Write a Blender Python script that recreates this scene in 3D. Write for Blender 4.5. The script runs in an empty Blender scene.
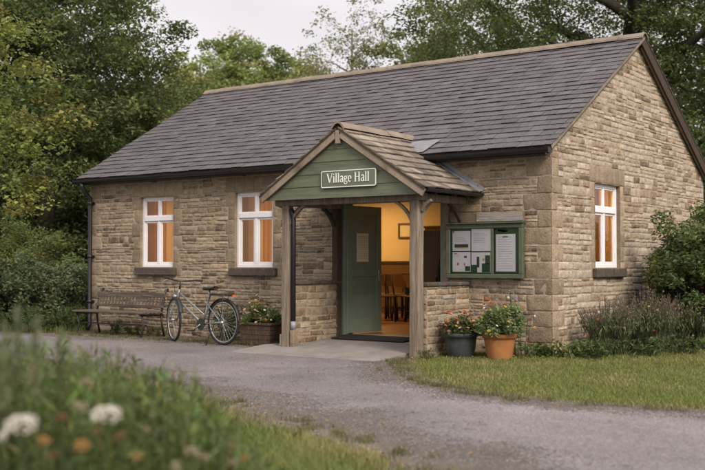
import bpy, bmesh, math, random
import numpy as np
from mathutils import Vector, Matrix, noise
R_ = math.radians
PI = math.pi
random.seed(7)
rng = np.random.default_rng(11)
sc = bpy.context.scene
COL = sc.collection

# ------------------------------------------------------------------ materials
def new_mat(name):
    m = bpy.data.materials.new(name); m.use_nodes = True
    nt = m.node_tree
    return m, nt, nt.nodes['Principled BSDF']

def mat(name, col, rough=.8, spec=.3, metal=0, n_scale=8, n_amt=.25, bump=0, b_scale=40, tint=False,
        stain=None, stain_scale=1.5, stain_lo=.5, stain_hi=.65, stretch=None, coords='Object', fine=0, fine_scale=60):
    m, nt, b = new_mat(name)
    N, L = nt.nodes, nt.links
    tc = N.new('ShaderNodeTexCoord')
    src = tc.outputs[coords]
    if stretch:
        mp = N.new('ShaderNodeMapping'); mp.inputs['Scale'].default_value = stretch
        L.new(src, mp.inputs[0]); src = mp.outputs[0]
    if tint:
        at = N.new('ShaderNodeAttribute'); at.attribute_name = 'tint'
        cur = at.outputs['Color']
    else:
        rgb = N.new('ShaderNodeRGB'); rgb.outputs[0].default_value = (*col, 1); cur = rgb.outputs[0]
    def noisemul(cur, scale, amt, detail=6):
        nz = N.new('ShaderNodeTexNoise'); nz.inputs['Scale'].default_value = scale
        nz.inputs['Detail'].default_value = detail; nz.inputs['Roughness'].default_value = .65
        L.new(src, nz.inputs['Vector'])
        mr = N.new('ShaderNodeMapRange'); mr.inputs[1].default_value = .25; mr.inputs[2].default_value = .75
        mr.inputs[3].default_value = 1-amt; mr.inputs[4].default_value = 1+amt
        L.new(nz.outputs['Fac'], mr.inputs[0])
        mx = N.new('ShaderNodeVectorMath'); mx.operation = 'SCALE'
        L.new(cur, mx.inputs[0]); L.new(mr.outputs[0], mx.inputs['Scale'])
        return mx.outputs[0], nz
    cur, nz = noisemul(cur, n_scale, n_amt)
    if fine: cur, _ = noisemul(cur, fine_scale, fine, 3)
    if stain:
        n2 = N.new('ShaderNodeTexNoise'); n2.inputs['Scale'].default_value = stain_scale; n2.inputs['Detail'].default_value = 8
        n2.inputs['Roughness'].default_value = .7
        L.new(src, n2.inputs['Vector'])
        mr = N.new('ShaderNodeMapRange'); mr.inputs[1].default_value = stain_lo; mr.inputs[2].default_value = stain_hi
        L.new(n2.outputs['Fac'], mr.inputs[0])
        mx = N.new('ShaderNodeMix'); mx.data_type = 'RGBA'
        L.new(mr.outputs[0], mx.inputs['Factor']); L.new(cur, mx.inputs[6]); mx.inputs[7].default_value = (*stain, 1)
        cur = mx.outputs[2]
    L.new(cur, b.inputs['Base Color'])
    b.inputs['Roughness'].default_value = rough
    b.inputs['Specular IOR Level'].default_value = spec
    b.inputs['Metallic'].default_value = metal
    if bump:
        nb = N.new('ShaderNodeTexNoise'); nb.inputs['Scale'].default_value = b_scale; nb.inputs['Detail'].default_value = 6
        L.new(src, nb.inputs['Vector'])
        bp = N.new('ShaderNodeBump'); bp.inputs['Strength'].default_value = bump; bp.inputs['Distance'].default_value = .01
        L.new(nb.outputs['Fac'], bp.inputs['Height']); L.new(bp.outputs[0], b.inputs['Normal'])
    return m

def leaf_mat(name, rough=.55, trans=.35):
    m, nt, b = new_mat(name)
    N, L = nt.nodes, nt.links
    at = N.new('ShaderNodeAttribute'); at.attribute_name = 'tint'
    L.new(at.outputs['Color'], b.inputs['Base Color'])
    b.inputs['Roughness'].default_value = rough; b.inputs['Specular IOR Level'].default_value = .35
    tr = N.new('ShaderNodeBsdfTranslucent'); 
    sc_ = N.new('ShaderNodeVectorMath'); sc_.operation = 'SCALE'; sc_.inputs['Scale'].default_value = 1.3
    L.new(at.outputs['Color'], sc_.inputs[0]); L.new(sc_.outputs[0], tr.inputs['Color'])
    mx = N.new('ShaderNodeMixShader'); mx.inputs[0].default_value = trans
    L.new(b.outputs[0], mx.inputs[1]); L.new(tr.outputs[0], mx.inputs[2])
    L.new(mx.outputs[0], N['Material Output'].inputs['Surface'])
    return m

def emit_mat(name, col, s):
    m, nt, b = new_mat(name)
    b.inputs['Base Color'].default_value = (*col, 1)
    b.inputs['Emission Color'].default_value = (*col, 1); b.inputs['Emission Strength'].default_value = s
    return m

M = {}
M['stone'] = mat('rubble_stone', (0, 0, 0), .92, .15, n_scale=11, n_amt=.4, bump=1, b_scale=38, tint=True, fine=.28, fine_scale=60,
                 stain=(.345, .28, .20), stain_scale=10, stain_lo=.50, stain_hi=.70)
M['mortar'] = mat('lime_mortar', (.335, .27, .195), .95, .1, n_scale=5, n_amt=.3, bump=.8, b_scale=70, fine=.15)
M['dressed'] = mat('dressed_stone', (0, 0, 0), .9, .15, n_scale=7, n_amt=.32, bump=1, b_scale=32, tint=True, fine=.28, fine_scale=60,
                   stain=(.20, .155, .11), stain_scale=4, stain_lo=.5, stain_hi=.8)
M['sill'] = mat('sill_stone', (.085, .07, .055), .9, .15, n_scale=9, n_amt=.4, bump=.5, b_scale=50, stain=(.2, .17, .13), stain_scale=7, stain_lo=.55, stain_hi=.75)
M['slate'] = mat('roof_slate', (0, 0, 0), .72, .25, n_scale=1.6, n_amt=.26, bump=.35, b_scale=35, tint=True, fine=.22, fine_scale=24,
                 stain=(.15, .145, .125), stain_scale=5, stain_lo=.58, stain_hi=.9)
M['porch_slate'] = mat('porch_roof_tile', (0, 0, 0), .88, .15, n_scale=9, n_amt=.35, bump=.6, b_scale=40, tint=True, fine=.2, fine_scale=60,
                       stain=(.10, .085, .06), stain_scale=4, stain_lo=.5, stain_hi=.75)
M['ridge'] = mat('ridge_tile', (.22, .18, .14), .9, .15, n_scale=8, n_amt=.3, bump=.5, b_scale=30, stain=(.12, .1, .08), stain_scale=4)
M['lead'] = mat('lead_flashing', (.24, .245, .26), .5, .5, n_scale=6, n_amt=.3, bump=.3, b_scale=14, stain=(.2, .2, .21), stain_scale=3)
M['black'] = mat('black_gutter', (.012, .012, .013), .4, .5, n_scale=9, n_amt=.3, bump=.1)
M['white'] = mat('white_window_paint', (.74, .72, .73), .45, .4, n_scale=12, n_amt=.05, bump=.1, b_scale=60, stain=(.5, .47, .42), stain_scale=9, stain_lo=.66, stain_hi=.9)
M['green'] = mat('green_board_paint', (.130, .142, .095), .6, .3, n_scale=5, n_amt=.18, bump=.25, b_scale=30, stretch=(.5, 6, 6), stain=(.09, .10, .068), stain_scale=2)
M['doorgreen'] = mat('green_door_paint', (.150, .188, .142), .5, .35, n_scale=4, n_amt=.15, bump=.2, b_scale=30)
M['framegreen'] = mat('green_frame_paint', (.085, .10, .062), .5, .35, n_scale=8, n_amt=.25, bump=.3, b_scale=30, stain=(.25, .27, .2), stain_scale=14, stain_lo=.64, stain_hi=.8)
M['signgreen'] = mat('sign_plate_paint', (.13, .145, .10), .5, .35, n_scale=4, n_amt=.08)
M['signwhite'] = mat('sign_letter_paint', (.75, .75, .70), .6, .3, n_scale=20, n_amt=.06)
M['wood'] = mat('weathered_oak', (.17, .135, .10), .85, .2, n_scale=5, n_amt=.4, bump=.9, b_scale=14, stretch=(9, 9, .8), stain=(.29, .25, .2), stain_scale=1.6, stain_lo=.45, stain_hi=.7)
M['barge'] = mat('weathered_bargeboard', (.27, .215, .165), .85, .2, n_scale=6, n_amt=.3, bump=.5, b_scale=20, stain=(.13, .1, .075), stain_scale=3)
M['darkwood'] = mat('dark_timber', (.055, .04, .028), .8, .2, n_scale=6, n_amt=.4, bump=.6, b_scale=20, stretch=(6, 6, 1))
M['benchwood'] = mat('bench_timber', (.085, .066, .05), .75, .3, n_scale=4, n_amt=.4, bump=.5, b_scale=14, stretch=(.7, 8, 8), stain=(.15, .125, .1), stain_scale=3)
M['iron'] = mat('cast_iron', (.018, .017, .017), .55, .5, n_scale=20, n_amt=.4, bump=.3)
M['slab'] = mat('worn_concrete', (.235, .215, .195), .88, .2, n_scale=2.5, n_amt=.22, bump=.35, b_scale=60, stain=(.15, .14, .125), stain_scale=1.3, stain_lo=.5, stain_hi=.75, fine=.12, fine_scale=90)
M['paper'] = mat('notice_paper', (.88, .87, .87), .8, .2, n_scale=10, n_amt=.05)
M['papercream'] = mat('cream_notice_paper', (.60, .55, .42), .8, .2, n_scale=10, n_amt=.08)
M['ink'] = mat('printed_ink', (.34, .34, .35), .8, .2)
M['inkdark'] = mat('printed_dark_ink', (.05, .06, .055), .8, .2)
M['inkgreen'] = mat('printed_green', (.05, .09, .035), .8, .2, n_scale=30, n_amt=.4)
M['inkorange'] = mat('printed_orange', (.6, .16, .04), .8, .2)
M['inkyellow'] = mat('printed_yellow', (.6, .45, .08), .8, .2)
M['palewood'] = mat('bleached_board', (.25, .225, .20), .85, .2, n_scale=5, n_amt=.3, bump=.5, b_scale=20, stretch=(1, 5, 5))
M['plaster'] = mat('cream_plaster', (.58, .47, .32), .85, .2, n_scale=2, n_amt=.08)
M['cream_reveal'] = mat('cream_reveal_paint', (.68, .60, .46), .8, .2, n_scale=4, n_amt=.1)
M['ceil'] = mat('ceiling_boards', (.5, .42, .3), .85, .2, n_scale=3, n_amt=.1)
M['dado'] = mat('brown_dado', (.11, .06, .03), .6, .3, n_scale=5, n_amt=.2)
M['floor_in'] = mat('polished_boards', (.20, .09, .035), .45, .4, n_scale=3, n_amt=.2, stretch=(6, 1, 1))
def curtain_mat(name, col):
    m = mat(name, col, .9, .1, n_scale=6, n_amt=.25); nt = m.node_tree; tr = nt.nodes.new('ShaderNodeBsdfTranslucent'); tr.inputs[0].default_value = (*col, 1)
    mx = nt.nodes.new('ShaderNodeMixShader'); mx.inputs[0].default_value = .55; nt.links.new(nt.nodes['Principled BSDF'].outputs[0], mx.inputs[1]); nt.links.new(tr.outputs[0], mx.inputs[2]); nt.links.new(mx.outputs[0], nt.nodes['Material Output'].inputs['Surface']); return m
M['curtain_o'] = curtain_mat('orange_curtain', (.72, .46, .11))
M['curtain_c'] = curtain_mat('cream_curtain', (.65, .53, .36))
M['mat'] = mat('bristle_mat', (.035, .033, .028), .95, .1, n_scale=80, n_amt=.5, bump=.6, b_scale=200)
M['steel'] = mat('silver_bicycle_paint', (.19, .21, .21), .4, .5, metal=.3, n_scale=10, n_amt=.1)
M['chrome'] = mat('dull_chrome', (.5, .5, .5), .3, .5, metal=.9)
M['rubber'] = mat('black_rubber', (.02, .02, .02), .8, .3, n_scale=40, n_amt=.3)
M['barkdark'] = mat('dark_bark', (.055, .045, .034), .9, .15, n_scale=6, n_amt=.4, bump=.7, b_scale=20, stretch=(3, 3, .6))
M['barkpale'] = mat('pale_bark', (.14, .12, .095), .9, .15, n_scale=6, n_amt=.4, bump=.5)
M['leaf'] = leaf_mat('leaf')
M['grassm'] = leaf_mat('grass_blade', .6, .3)
M['petal'] = leaf_mat('petal', .7, .25)
M['terracotta'] = mat('terracotta', (.36, .15, .055), .8, .25, n_scale=8, n_amt=.2, bump=.2, stain=(.5, .3, .17), stain_scale=7, stain_lo=.6, stain_hi=.85)
M['darkpot'] = mat('dark_glazed_pot', (.045, .05, .052), .4, .45, n_scale=10, n_amt=.3, bump=.15)
M['tub'] = mat('old_tub_wood', (.075, .055, .038), .85, .2, n_scale=6, n_amt=.5, bump=.6, b_scale=18, stretch=(8, 8, 1), stain=(.2, .1, .05), stain_scale=5)
M['soil'] = mat('potting_soil', (.03, .022, .015), .95, .1, n_scale=30, n_amt=.4, bump=.6)
M['cloth'] = mat('dark_cloth', (.045, .035, .03), .95, .1, n_scale=9, n_amt=.3)
M['chairwood'] = mat('chair_plywood', (.11, .055, .025), .45, .4, n_scale=5, n_amt=.2)
M['pebble'] = mat('pebble', (0, 0, 0), .9, .2, tint=True, n_scale=20, n_amt=.2)

# window glass: clear pane with a weak mirror reflection
m, nt, b = new_mat('window_glass')
tr = nt.nodes.new('ShaderNodeBsdfTransparent'); tr.inputs[0].default_value = (.93, .93, .92, 1)
gl = nt.nodes.new('ShaderNodeBsdfGlossy'); gl.inputs['Roughness'].default_value = .04
fr = nt.nodes.new('ShaderNodeFresnel'); fr.inputs[0].default_value = 1.65
mx = nt.nodes.new('ShaderNodeMixShader')
nt.links.new(fr.outputs[0], mx.inputs[0]); nt.links.new(tr.outputs[0], mx.inputs[1]); nt.links.new(gl.outputs[0], mx.inputs[2])
nt.links.new(mx.outputs[0], nt.nodes['Material Output'].inputs['Surface'])
M['glass'] = m
M['board_glass'] = m.copy(); M['board_glass'].name = 'notice_board_glass'
for n_ in M['board_glass'].node_tree.nodes:
    if n_.type == 'FRESNEL': n_.inputs[0].default_value = 1.25
    if n_.type == 'BSDF_TRANSPARENT': n_.inputs[0].default_value = (.98, .98, .98, 1)

# gravelly asphalt
def road_mat():
    m, nt, b = new_mat('gravel_asphalt'); N, L = nt.nodes, nt.links
    tc = N.new('ShaderNodeTexCoord').outputs['Object']
    def nz(s, d=6, r=.6):
        n = N.new('ShaderNodeTexNoise'); n.inputs['Scale'].default_value = s; n.inputs['Detail'].default_value = d; n.inputs['Roughness'].default_value = r
        L.new(tc, n.inputs['Vector']); return n.outputs['Fac']
    def ramp(src, stops):
        r = N.new('ShaderNodeValToRGB'); L.new(src, r.inputs[0])
        e = r.color_ramp.elements
        e[0].position = stops[0][0]; e[0].color = (*stops[0][1], 1); e[1].position = stops[1][0]; e[1].color = (*stops[1][1], 1)
        for p, c in stops[2:]:
            q = e.new(p); q.color = (*c, 1)
        return r.outputs[0]
    base = ramp(nz(.55, 7), [(.3, (.112, .102, .098)), (.7, (.208, .192, .187))])
    vo = N.new('ShaderNodeTexVoronoi'); vo.inputs['Scale'].default_value = 72; L.new(tc, vo.inputs['Vector'])
    sep = N.new('ShaderNodeSeparateColor'); L.new(vo.outputs['Color'], sep.inputs[0])
    mr = N.new('ShaderNodeMapRange'); mr.inputs[3].default_value = .66; mr.inputs[4].default_value = 1.34; L.new(sep.outputs[0], mr.inputs[0])
    s1 = N.new('ShaderNodeVectorMath'); s1.operation = 'SCALE'; L.new(base, s1.inputs[0]); L.new(mr.outputs[0], s1.inputs['Scale'])
    # darker and browner worn patches
    patch = N.new('ShaderNodeMapRange'); patch.inputs[1].default_value = .52; patch.inputs[2].default_value = .72
    L.new(nz(1.7, 9, .72), patch.inputs[0])
    mul = N.new('ShaderNodeMath'); mul.operation = 'MULTIPLY'; mul.inputs[1].default_value = .4; L.new(patch.outputs[0], mul.inputs[0])
    m2 = N.new('ShaderNodeMix'); m2.data_type = 'RGBA'; L.new(mul.outputs[0], m2.inputs['Factor']); L.new(s1.outputs[0], m2.inputs[6]); m2.inputs[7].default_value = (.12, .10, .085, 1)
    L.new(m2.outputs[2], b.inputs['Base Color'])
    b.inputs['Roughness'].default_value = .85; b.inputs['Specular IOR Level'].default_value = .25
    bp = N.new('ShaderNodeBump'); bp.inputs['Strength'].default_value = .45; bp.inputs['Distance'].default_value = .008
    ad = N.new('ShaderNodeMath'); L.new(vo.outputs['Distance'], ad.inputs[0]); L.new(nz(9, 8), ad.inputs[1])
    L.new(ad.outputs[0], bp.inputs['Height']); L.new(bp.outputs[0], b.inputs['Normal'])
    return m
M['road'] = road_mat()

def ground_mat(name, greens, dirt, scale, lo, hi):
    m, nt, b = new_mat(name); N, L = nt.nodes, nt.links
    tc = N.new('ShaderNodeTexCoord').outputs['Object']
    def nz(s, d=6):
        n = N.new('ShaderNodeTexNoise'); n.inputs['Scale'].default_value = s; n.inputs['Detail'].default_value = d; n.inputs['Roughness'].default_value = .65
        L.new(tc, n.inputs['Vector']); return n.outputs['Fac']
    g = N.new('ShaderNodeMix'); g.data_type = 'RGBA'; L.new(nz(30), g.inputs['Factor'])
    g.inputs[6].default_value = (*greens[0], 1); g.inputs[7].default_value = (*greens[1], 1)
    r = N.new('ShaderNodeMapRange'); r.inputs[1].default_value = lo; r.inputs[2].default_value = hi; L.new(nz(scale, 8), r.inputs[0])
    d = N.new('ShaderNodeMix'); d.data_type = 'RGBA'; L.new(nz(45), d.inputs['Factor'])
    d.inputs[6].default_value = (*[c*.6 for c in dirt], 1); d.inputs[7].default_value = (*[c*1.4 for c in dirt], 1)
    x = N.new('ShaderNodeMix'); x.data_type = 'RGBA'; L.new(r.outputs[0], x.inputs['Factor']); L.new(g.outputs[2], x.inputs[6]); L.new(d.outputs[2], x.inputs[7])
    L.new(x.outputs[2], b.inputs['Base Color']); b.inputs['Roughness'].default_value = .95; b.inputs['Specular IOR Level'].default_value = .1
    bp = N.new('ShaderNodeBump'); bp.inputs['Strength'].default_value = .8; bp.inputs['Distance'].default_value = .02
    L.new(nz(40, 8), bp.inputs['Height']); L.new(bp.outputs[0], b.inputs['Normal'])
    return m
M['ground'] = ground_mat('turf_soil', ((.045, .06, .018), (.09, .10, .035)), (.13, .105, .07), 1.6, .5, .75)
M['dirt'] = ground_mat('bare_soil', ((.10, .085, .06), (.17, .14, .10)), (.075, .07, .03), 3, .5, .7)

# ------------------------------------------------------------------ mesh helpers
def link(o, parent=None):
    COL.objects.link(o)
    if parent is not None: o.parent = parent
    return o

def tag(o, label=None, cat=None, group=None, kind=None):
    if label: o['label'] = label
    if cat: o['category'] = cat
    if group: o['group'] = group
    if kind: o['kind'] = kind
    return o

def empty(name, loc, label, cat, group=None, rz=0):
    o = bpy.data.objects.new(name, None); o.empty_display_size = .2
    COL.objects.link(o); o.location = loc; o.rotation_euler = (0, 0, rz)
    return tag(o, label, cat, group)

def copy_tree(o, parent=None):
    c = o.copy(); COL.objects.link(c)
    if parent is not None: c.parent = parent
    for ch in o.children: copy_tree(ch, c)
    return c

def fast(name, V, F, mats, tints=None, parent=None, smooth=False, midx=None):
    """V (n,3) F (m,k) arrays"""
    V = np.asarray(V, np.float32).reshape(-1, 3); F = np.asarray(F, np.int32)
    me = bpy.data.meshes.new(name); k = F.shape[1]
    me.vertices.add(len(V)); me.vertices.foreach_set('co', V.ravel())
    me.loops.add(F.size); me.loops.foreach_set('vertex_index', F.ravel())
    me.polygons.add(len(F)); me.polygons.foreach_set('loop_start', np.arange(len(F), dtype=np.int32)*k)
    me.polygons.foreach_set('loop_total', np.full(len(F), k, np.int32))
    if midx is not None: me.polygons.foreach_set('material_index', np.asarray(midx, np.int32))
    me.polygons.foreach_set('use_smooth', np.full(len(F), smooth, bool))
    me.update(calc_edges=True)
    if tints is not None:
        a = me.attributes.new('tint', 'FLOAT_COLOR', 'FACE')
        t = np.ones((len(F), 4), np.float32); t[:, :3] = tints; a.data.foreach_set('color', t.ravel())
    for mm in (mats if isinstance(mats, (list, tuple)) else [mats]): me.materials.append(mm)
    return link(bpy.data.objects.new(name, me), parent)

class MB:
    """collects shapes into one mesh"""
    def __init__(s): s.v = []; s.f = []; s.t = []; s.sm = []
    def add(s, vs, fs, tint=None, smooth=False):
        b = len(s.v); s.v += [tuple(v) for v in vs]
        for f in fs: s.f.append([i+b for i in f]); s.t.append(tint or (1, 1, 1)); s.sm.append(smooth)
    def box(s, x0, x1, y0, y1, z0, z1, tint=None, bev=0):
        if bev:
            bm = bmesh.new(); bmesh.ops.create_cube(bm, size=1)
            for v in bm.verts:
                v.co = Vector(((x0+x1)/2+v.co.x*(x1-x0), (y0+y1)/2+v.co.y*(y1-y0), (z0+z1)/2+v.co.z*(z1-z0)))
            bmesh.ops.bevel(bm, geom=bm.edges[:], offset=bev, segments=1, affect='EDGES')
            bm.verts.index_update(); s.add([v.co for v in bm.verts], [[v.index for v in f.verts] for f in bm.faces], tint); bm.free(); return
        v = [(x, y, z) for x in (x0, x1) for y in (y0, y1) for z in (z0, z1)]
        s.add(v, [(0, 1, 3, 2), (4, 6, 7, 5), (0, 4, 5, 1), (2, 3, 7, 6), (0, 2, 6, 4), (1, 5, 7, 3)], tint)
    def beam(s, a, b, w, h, up=(0, 0, 1), tint=None):
        """box from a to b; w across, h along up"""
        a, b = Vector(a), Vector(b); d = (b-a).normalized(); x = d.cross(Vector(up)).normalized(); u = x.cross(d)
        v = [p + x*sx*w/2 + u*su*h/2 for p in (a, b) for sx in (-1, 1) for su in (-1, 1)]
        s.add(v, [(0, 1, 3, 2), (4, 6, 7, 5), (0, 4, 5, 1), (2, 3, 7, 6), (0, 2, 6, 4), (1, 5, 7, 3)], tint)
    def tube(s, pts, rads, n=8, tint=None, caps=True, smooth=True):
        pts = [Vector(p) for p in pts]
        if not isinstance(rads, (list, tuple)): rads = [rads]*len(pts)
        vs = []; fs = []; prev = None
        for i, p in enumerate(pts):
            d = (pts[min(i+1, len(pts)-1)]-pts[max(i-1, 0)])
            d = d.normalized() if d.length > 1e-9 else Vector((0, 0, 1))
            if prev is None:
                x = d.cross(Vector((0, 0, 1)));
                if x.length < .05: x = d.cross(Vector((0, 1, 0)))
            else: x = prev - d*prev.dot(d)
            x.normalize(); prev = x.copy(); y = d.cross(x)
            for k in range(n):
                a = 2*PI*k/n; vs.append(p + (x*math.cos(a)+y*math.sin(a))*rads[i])
        for i in range(len(pts)-1):
            for k in range(n):
                k2 = (k+1) % n; fs.append((i*n+k, i*n+k2, (i+1)*n+k2, (i+1)*n+k))
        s.add(vs, fs, tint, smooth)
        if caps:
            b = len(s.v)-len(vs)
            s.f += [[b+k for k in range(n)][::-1], [b+(len(pts)-1)*n+k for k in range(n)]]; s.t += [tint or (1, 1, 1)]*2; s.sm += [False]*2
    def lathe(s, prof, c=(0, 0, 0), n=28, tint=None, smooth=True, closed=False):
        vs = [(c[0]+r*math.cos(2*PI*k/n), c[1]+r*math.sin(2*PI*k/n), c[2]+z) for r, z in prof for k in range(n)]
        fs = [(i*n+k, i*n+(k+1) % n, (i+1)*n+(k+1) % n, (i+1)*n+k) for i in range(len(prof)-1) for k in range(n)]
        s.add(vs, fs, tint, smooth)
    def build(s, name, m, parent=None):
        me = bpy.data.meshes.new(name); me.from_pydata(s.v, [], s.f); me.update()
        me.polygons.foreach_set('use_smooth', s.sm)
        a = me.attributes.new('tint', 'FLOAT_COLOR', 'FACE')
        t = np.ones((len(s.f), 4), np.float32); t[:, :3] = s.t; a.data.foreach_set('color', t.ravel())
        me.materials.append(m)
        return link(bpy.data.objects.new(name, me), parent)

def nz(x, y=0., z=0.): return noise.noise(Vector((x, y, z)))
def stone_col(kind='front'):
    r = random.random(); base = random.uniform(.72, 1.25)
    if r < .42: c = (.262, .200, .138)
    elif r < .72: c = (.305, .240, .170)
    elif r < .82: c = (.175, .125, .082)
    elif r < .92: c = (.22, .19, .155)
    else: c = (.115, .082, .058)
    return tuple(v*base for v in c)

JH = (2.339-1.136+.14)/6
LEV = [-.04+.2072*i for i in range(5)]+[.996+JH*i for i in range(7)]+[2.574]
class Wall:
    """a wall face: origin o, horizontal unit vector u, outward normal n"""
    def __init__(s, o, u, n): s.o = Vector(o); s.u = Vector(u); s.n = Vector(n); s.mb = MB()
    def P(s, a, z, d): return s.o + s.u*a + Vector((0, 0, z)) + s.n*d
    def stone(s, a0, a1, z0, z1, tint, gap=.0055, dep=.009, rough=.010, top=None, warp=True, flat=False, e=.007, corner=0, drop=.009):
        a0 += gap; a1 -= gap; z0 += gap; z1 -= gap
        if a1-a0 < .02 or z1-z0 < .012: return
        if corner == 1: a1 = a1+gap
        if corner == -1: a0 = a0-gap
        e = min(e, (a1-a0)*.14, (z1-z0)*.15)
        na = max(1, int(round((a1-a0-2*e)/.05))); nz_ = 2 if (z1-z0) > .07 else 1
        if z1-z0 > .17: nz_ = 3
        A = [a0, a0+e, a0+2*e]+[a0+2*e+(a1-a0-4*e)*i/na for i in range(1, na)]+[a1-2*e, a1-e, a1]
        Z = [z0, z0+e, z0+2*e]+[z0+2*e+(z1-z0-4*e)*i/nz_ for i in range(1, nz_)]+[z1-2*e, z1-e, z1]
        sd = random.random()*100; dd = dep*random.uniform(.5, 1.35); tilt = random.uniform(-.4, .4)*rough
        gc = min(gap, (z1-z0)*.12); cz = tuple(random.uniform(-1, 1)*gc for _ in range(4))
        vs = []
        for i, z in enumerate(Z):
            for j, a in enumerate(A):
                bz = i in (0, len(Z)-1); ba = j in (0, len(A)-1)
                open_ = (corner == 1 and j == len(A)-1) or (corner == -1 and j == 0)
                if open_: ba = False
                d = dd if (open_ and not bz) else (-.003 if drop is None else dd-drop) if (bz or ba) else dd + rough*(nz(a*13+sd, z*13, sd)+.5*nz(a*34+sd, z*34, sd)) + tilt*((z-z0)/(z1-z0)-.5)*2 - (.25*dep if i in (1, len(Z)-2) or j in (1, len(A)-2) else 0)
                aa, zz = a, z
                ge = min(gap, e*.8)
                if ba and bz: aa += (ge if j == 0 else -ge); zz += (ge if i == 0 else -ge)
                if ba and not flat: aa += ge*.8*nz(z*40+sd, sd)
                if bz and not flat: zz += ge*.9*nz(a*25+sd, sd, 3)
                t = (a-a0)/(a1-a0); 
                if not flat: zz += (cz[0]*(1-t)+cz[1]*t)*((z1-z)/(z1-z0)) + (cz[2]*(1-t)+cz[3]*t)*((z-z0)/(z1-z0))
                if warp: zz += .012*nz(a*1.3+s.n.x*9, z*1.5, 5)
                if open_ and not bz: aa += corner*dd
                if top: zz = min(zz, top(aa)-.002)
                vs.append(s.P(aa, zz, d))
        w = len(A); fs = [(i*w+j, i*w+j+1, (i+1)*w+j+1, (i+1)*w+j) for i in range(len(Z)-1) for j in range(w-1)]
        if s.u.cross(Vector((0, 0, 1))).dot(s.n) < 0: fs = [f[::-1] for f in fs]
        s.mb.add(vs, fs, tint, smooth=not flat)
    def rubble(s, a0, a1, z0, z1, holes=(), top=None, hmin=.036, hmax=.088, wmin=.08, wmax=.32, col=stone_col):
        crit = sorted({round(v, 4) for v in [z0, z1, *[h[2] for h in holes if z0 < h[2] < z1], *[h[3] for h in holes if z0 < h[3] < z1], *[l for l in LEV if z0 < l < z1]]})
        if crit[-1]-LEV[-1] > .3:
            v = LEV[-1]+.21
            while v < z1-.12: crit.append(round(v, 4)); v += random.uniform(.17, .26)
            crit = sorted(crit)
        for lo, hi in zip(crit[:-1], crit[1:]):
            zm = (lo+hi)/2; spans = [(a0, a1)]
            for H in holes:
                if H[2] < zm < H[3]:
                    ns = []
                    for p, q in spans:
                        if H[1] <= p or H[0] >= q: ns.append((p, q)); continue
                        if H[0] > p: ns.append((p, H[0]))
                        if H[1] < q: ns.append((H[1], q))
                    spans = ns
            for p, q in spans:
                while p < q-1e-4:
                    pw = random.uniform(.35, 1.5)
                    if q-(p+pw) < .3: pw = q-p
                    z = lo
                    while z < hi-1e-4:
                        h = random.uniform(hmin, hmax)*(1.3 if random.random() < .15 else 1)
                        if hi-(z+h) < hmin*.8: h = hi-z if hi-z < hmax*1.5 else (hi-z)/2
                        a = p; e_ = p+pw
                        while a < e_-1e-4:
                            w = random.uniform(wmin, wmax)*(.65+.6*h/hmax)
                            if e_-(a+w) < wmin: w = e_-a if e_-a < wmax*1.3 else (e_-a)/2
                            if top is None or top(a+w/2) > z+.02: s.stone(a, a+w, z, z+h, col(), top=top)
                            a += w
                        z += h
                    p += pw

# ------------------------------------------------------------------ foliage helpers
def unit(v): return v/np.maximum(np.linalg.norm(v, axis=1, keepdims=True), 1e-9)
def leaves(name, C, size, tints, m, parent=None, aspect=.5, up=.5, dirs=None, sizevar=.35):
    """one rhombic leaf per centre"""
    n = len(C); C = np.asarray(C, float)
    nrm = rng.normal(size=(n, 3)); nrm[:, 2] = np.abs(nrm[:, 2])+up*1.5; nrm = unit(nrm)
    d = rng.normal(size=(n, 3)) if dirs is None else dirs + rng.normal(size=(n, 3))*.35
    d = unit(d - nrm*(d*nrm).sum(1, keepdims=True)); s = np.cross(nrm, d)
    L = (size*(1+sizevar*rng.uniform(-1, 1, n)))[:, None]; W = L*aspect
    fold = nrm*L*.12
    V = np.stack([C-d*L*.5, C+s*W*.5-d*L*.05+fold, C+d*L*.5, C-s*W*.5-d*L*.05+fold], 1).reshape(-1, 3)
    F = np.arange(n*4).reshape(n, 4)
    return fast(name, V, F, m, tints, parent)

def jitter_tint(base, n, hue=.12, val=.3, group=None, gval=.25):
    """natural leaf to leaf colour variety; group = clump index array"""
    base = np.asarray(base, float)
    t = np.tile(base, (n, 1)) if base.ndim == 1 else base
    t = t*(1+val*rng.uniform(-1, 1, (n, 1)))
    t[:, 0] *= 1+hue*rng.uniform(-1, 1.2, n); t[:, 2] *= 1+hue*rng.uniform(-1, 1, n)
    if group is not None:
        k = group.max()+1; g = 1+gval*rng.uniform(-1, 1, k); y = 1+.13*rng.uniform(-1, 1., k)
        t *= g[group][:, None]; t[:, 0] *= y[group]
    return np.clip(t, 0.003, 1)

def clump_cloud(centers, radii, per, flat=.55, hollow=.5):
    """points in flattened sprays round each centre"""
    k = len(centers); idx = np.repeat(np.arange(k), per)
    n = len(idx); d = unit(rng.normal(size=(n, 3))); r = rng.uniform(0, 1, n)**hollow
    P = d*r[:, None]*radii[idx][:, None]; P[:, 2] *= flat
    # droop at spray edge
    P[:, 2] -= .25*(P[:, 0]**2+P[:, 1]**2)/np.maximum(radii[idx], .05)
    return centers[idx]+P, idx

def crown_centers(n, c, rad, shape_noise=.35, shell=.45, seed=0, lean=(0, 0)):
    c = np.asarray(c, float); rad = np.asarray(rad, float)
    d = unit(rng.normal(size=(n, 3)))
    r = rng.uniform(shell**3, 1, n)**(1/3)
    mod = np.array([1+shape_noise*1.6*nz(v[0]*1.8+seed, v[1]*1.8, v[2]*1.8+seed*.7) for v in d])
    return c + d*(r*mod)[:, None]*rad

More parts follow.
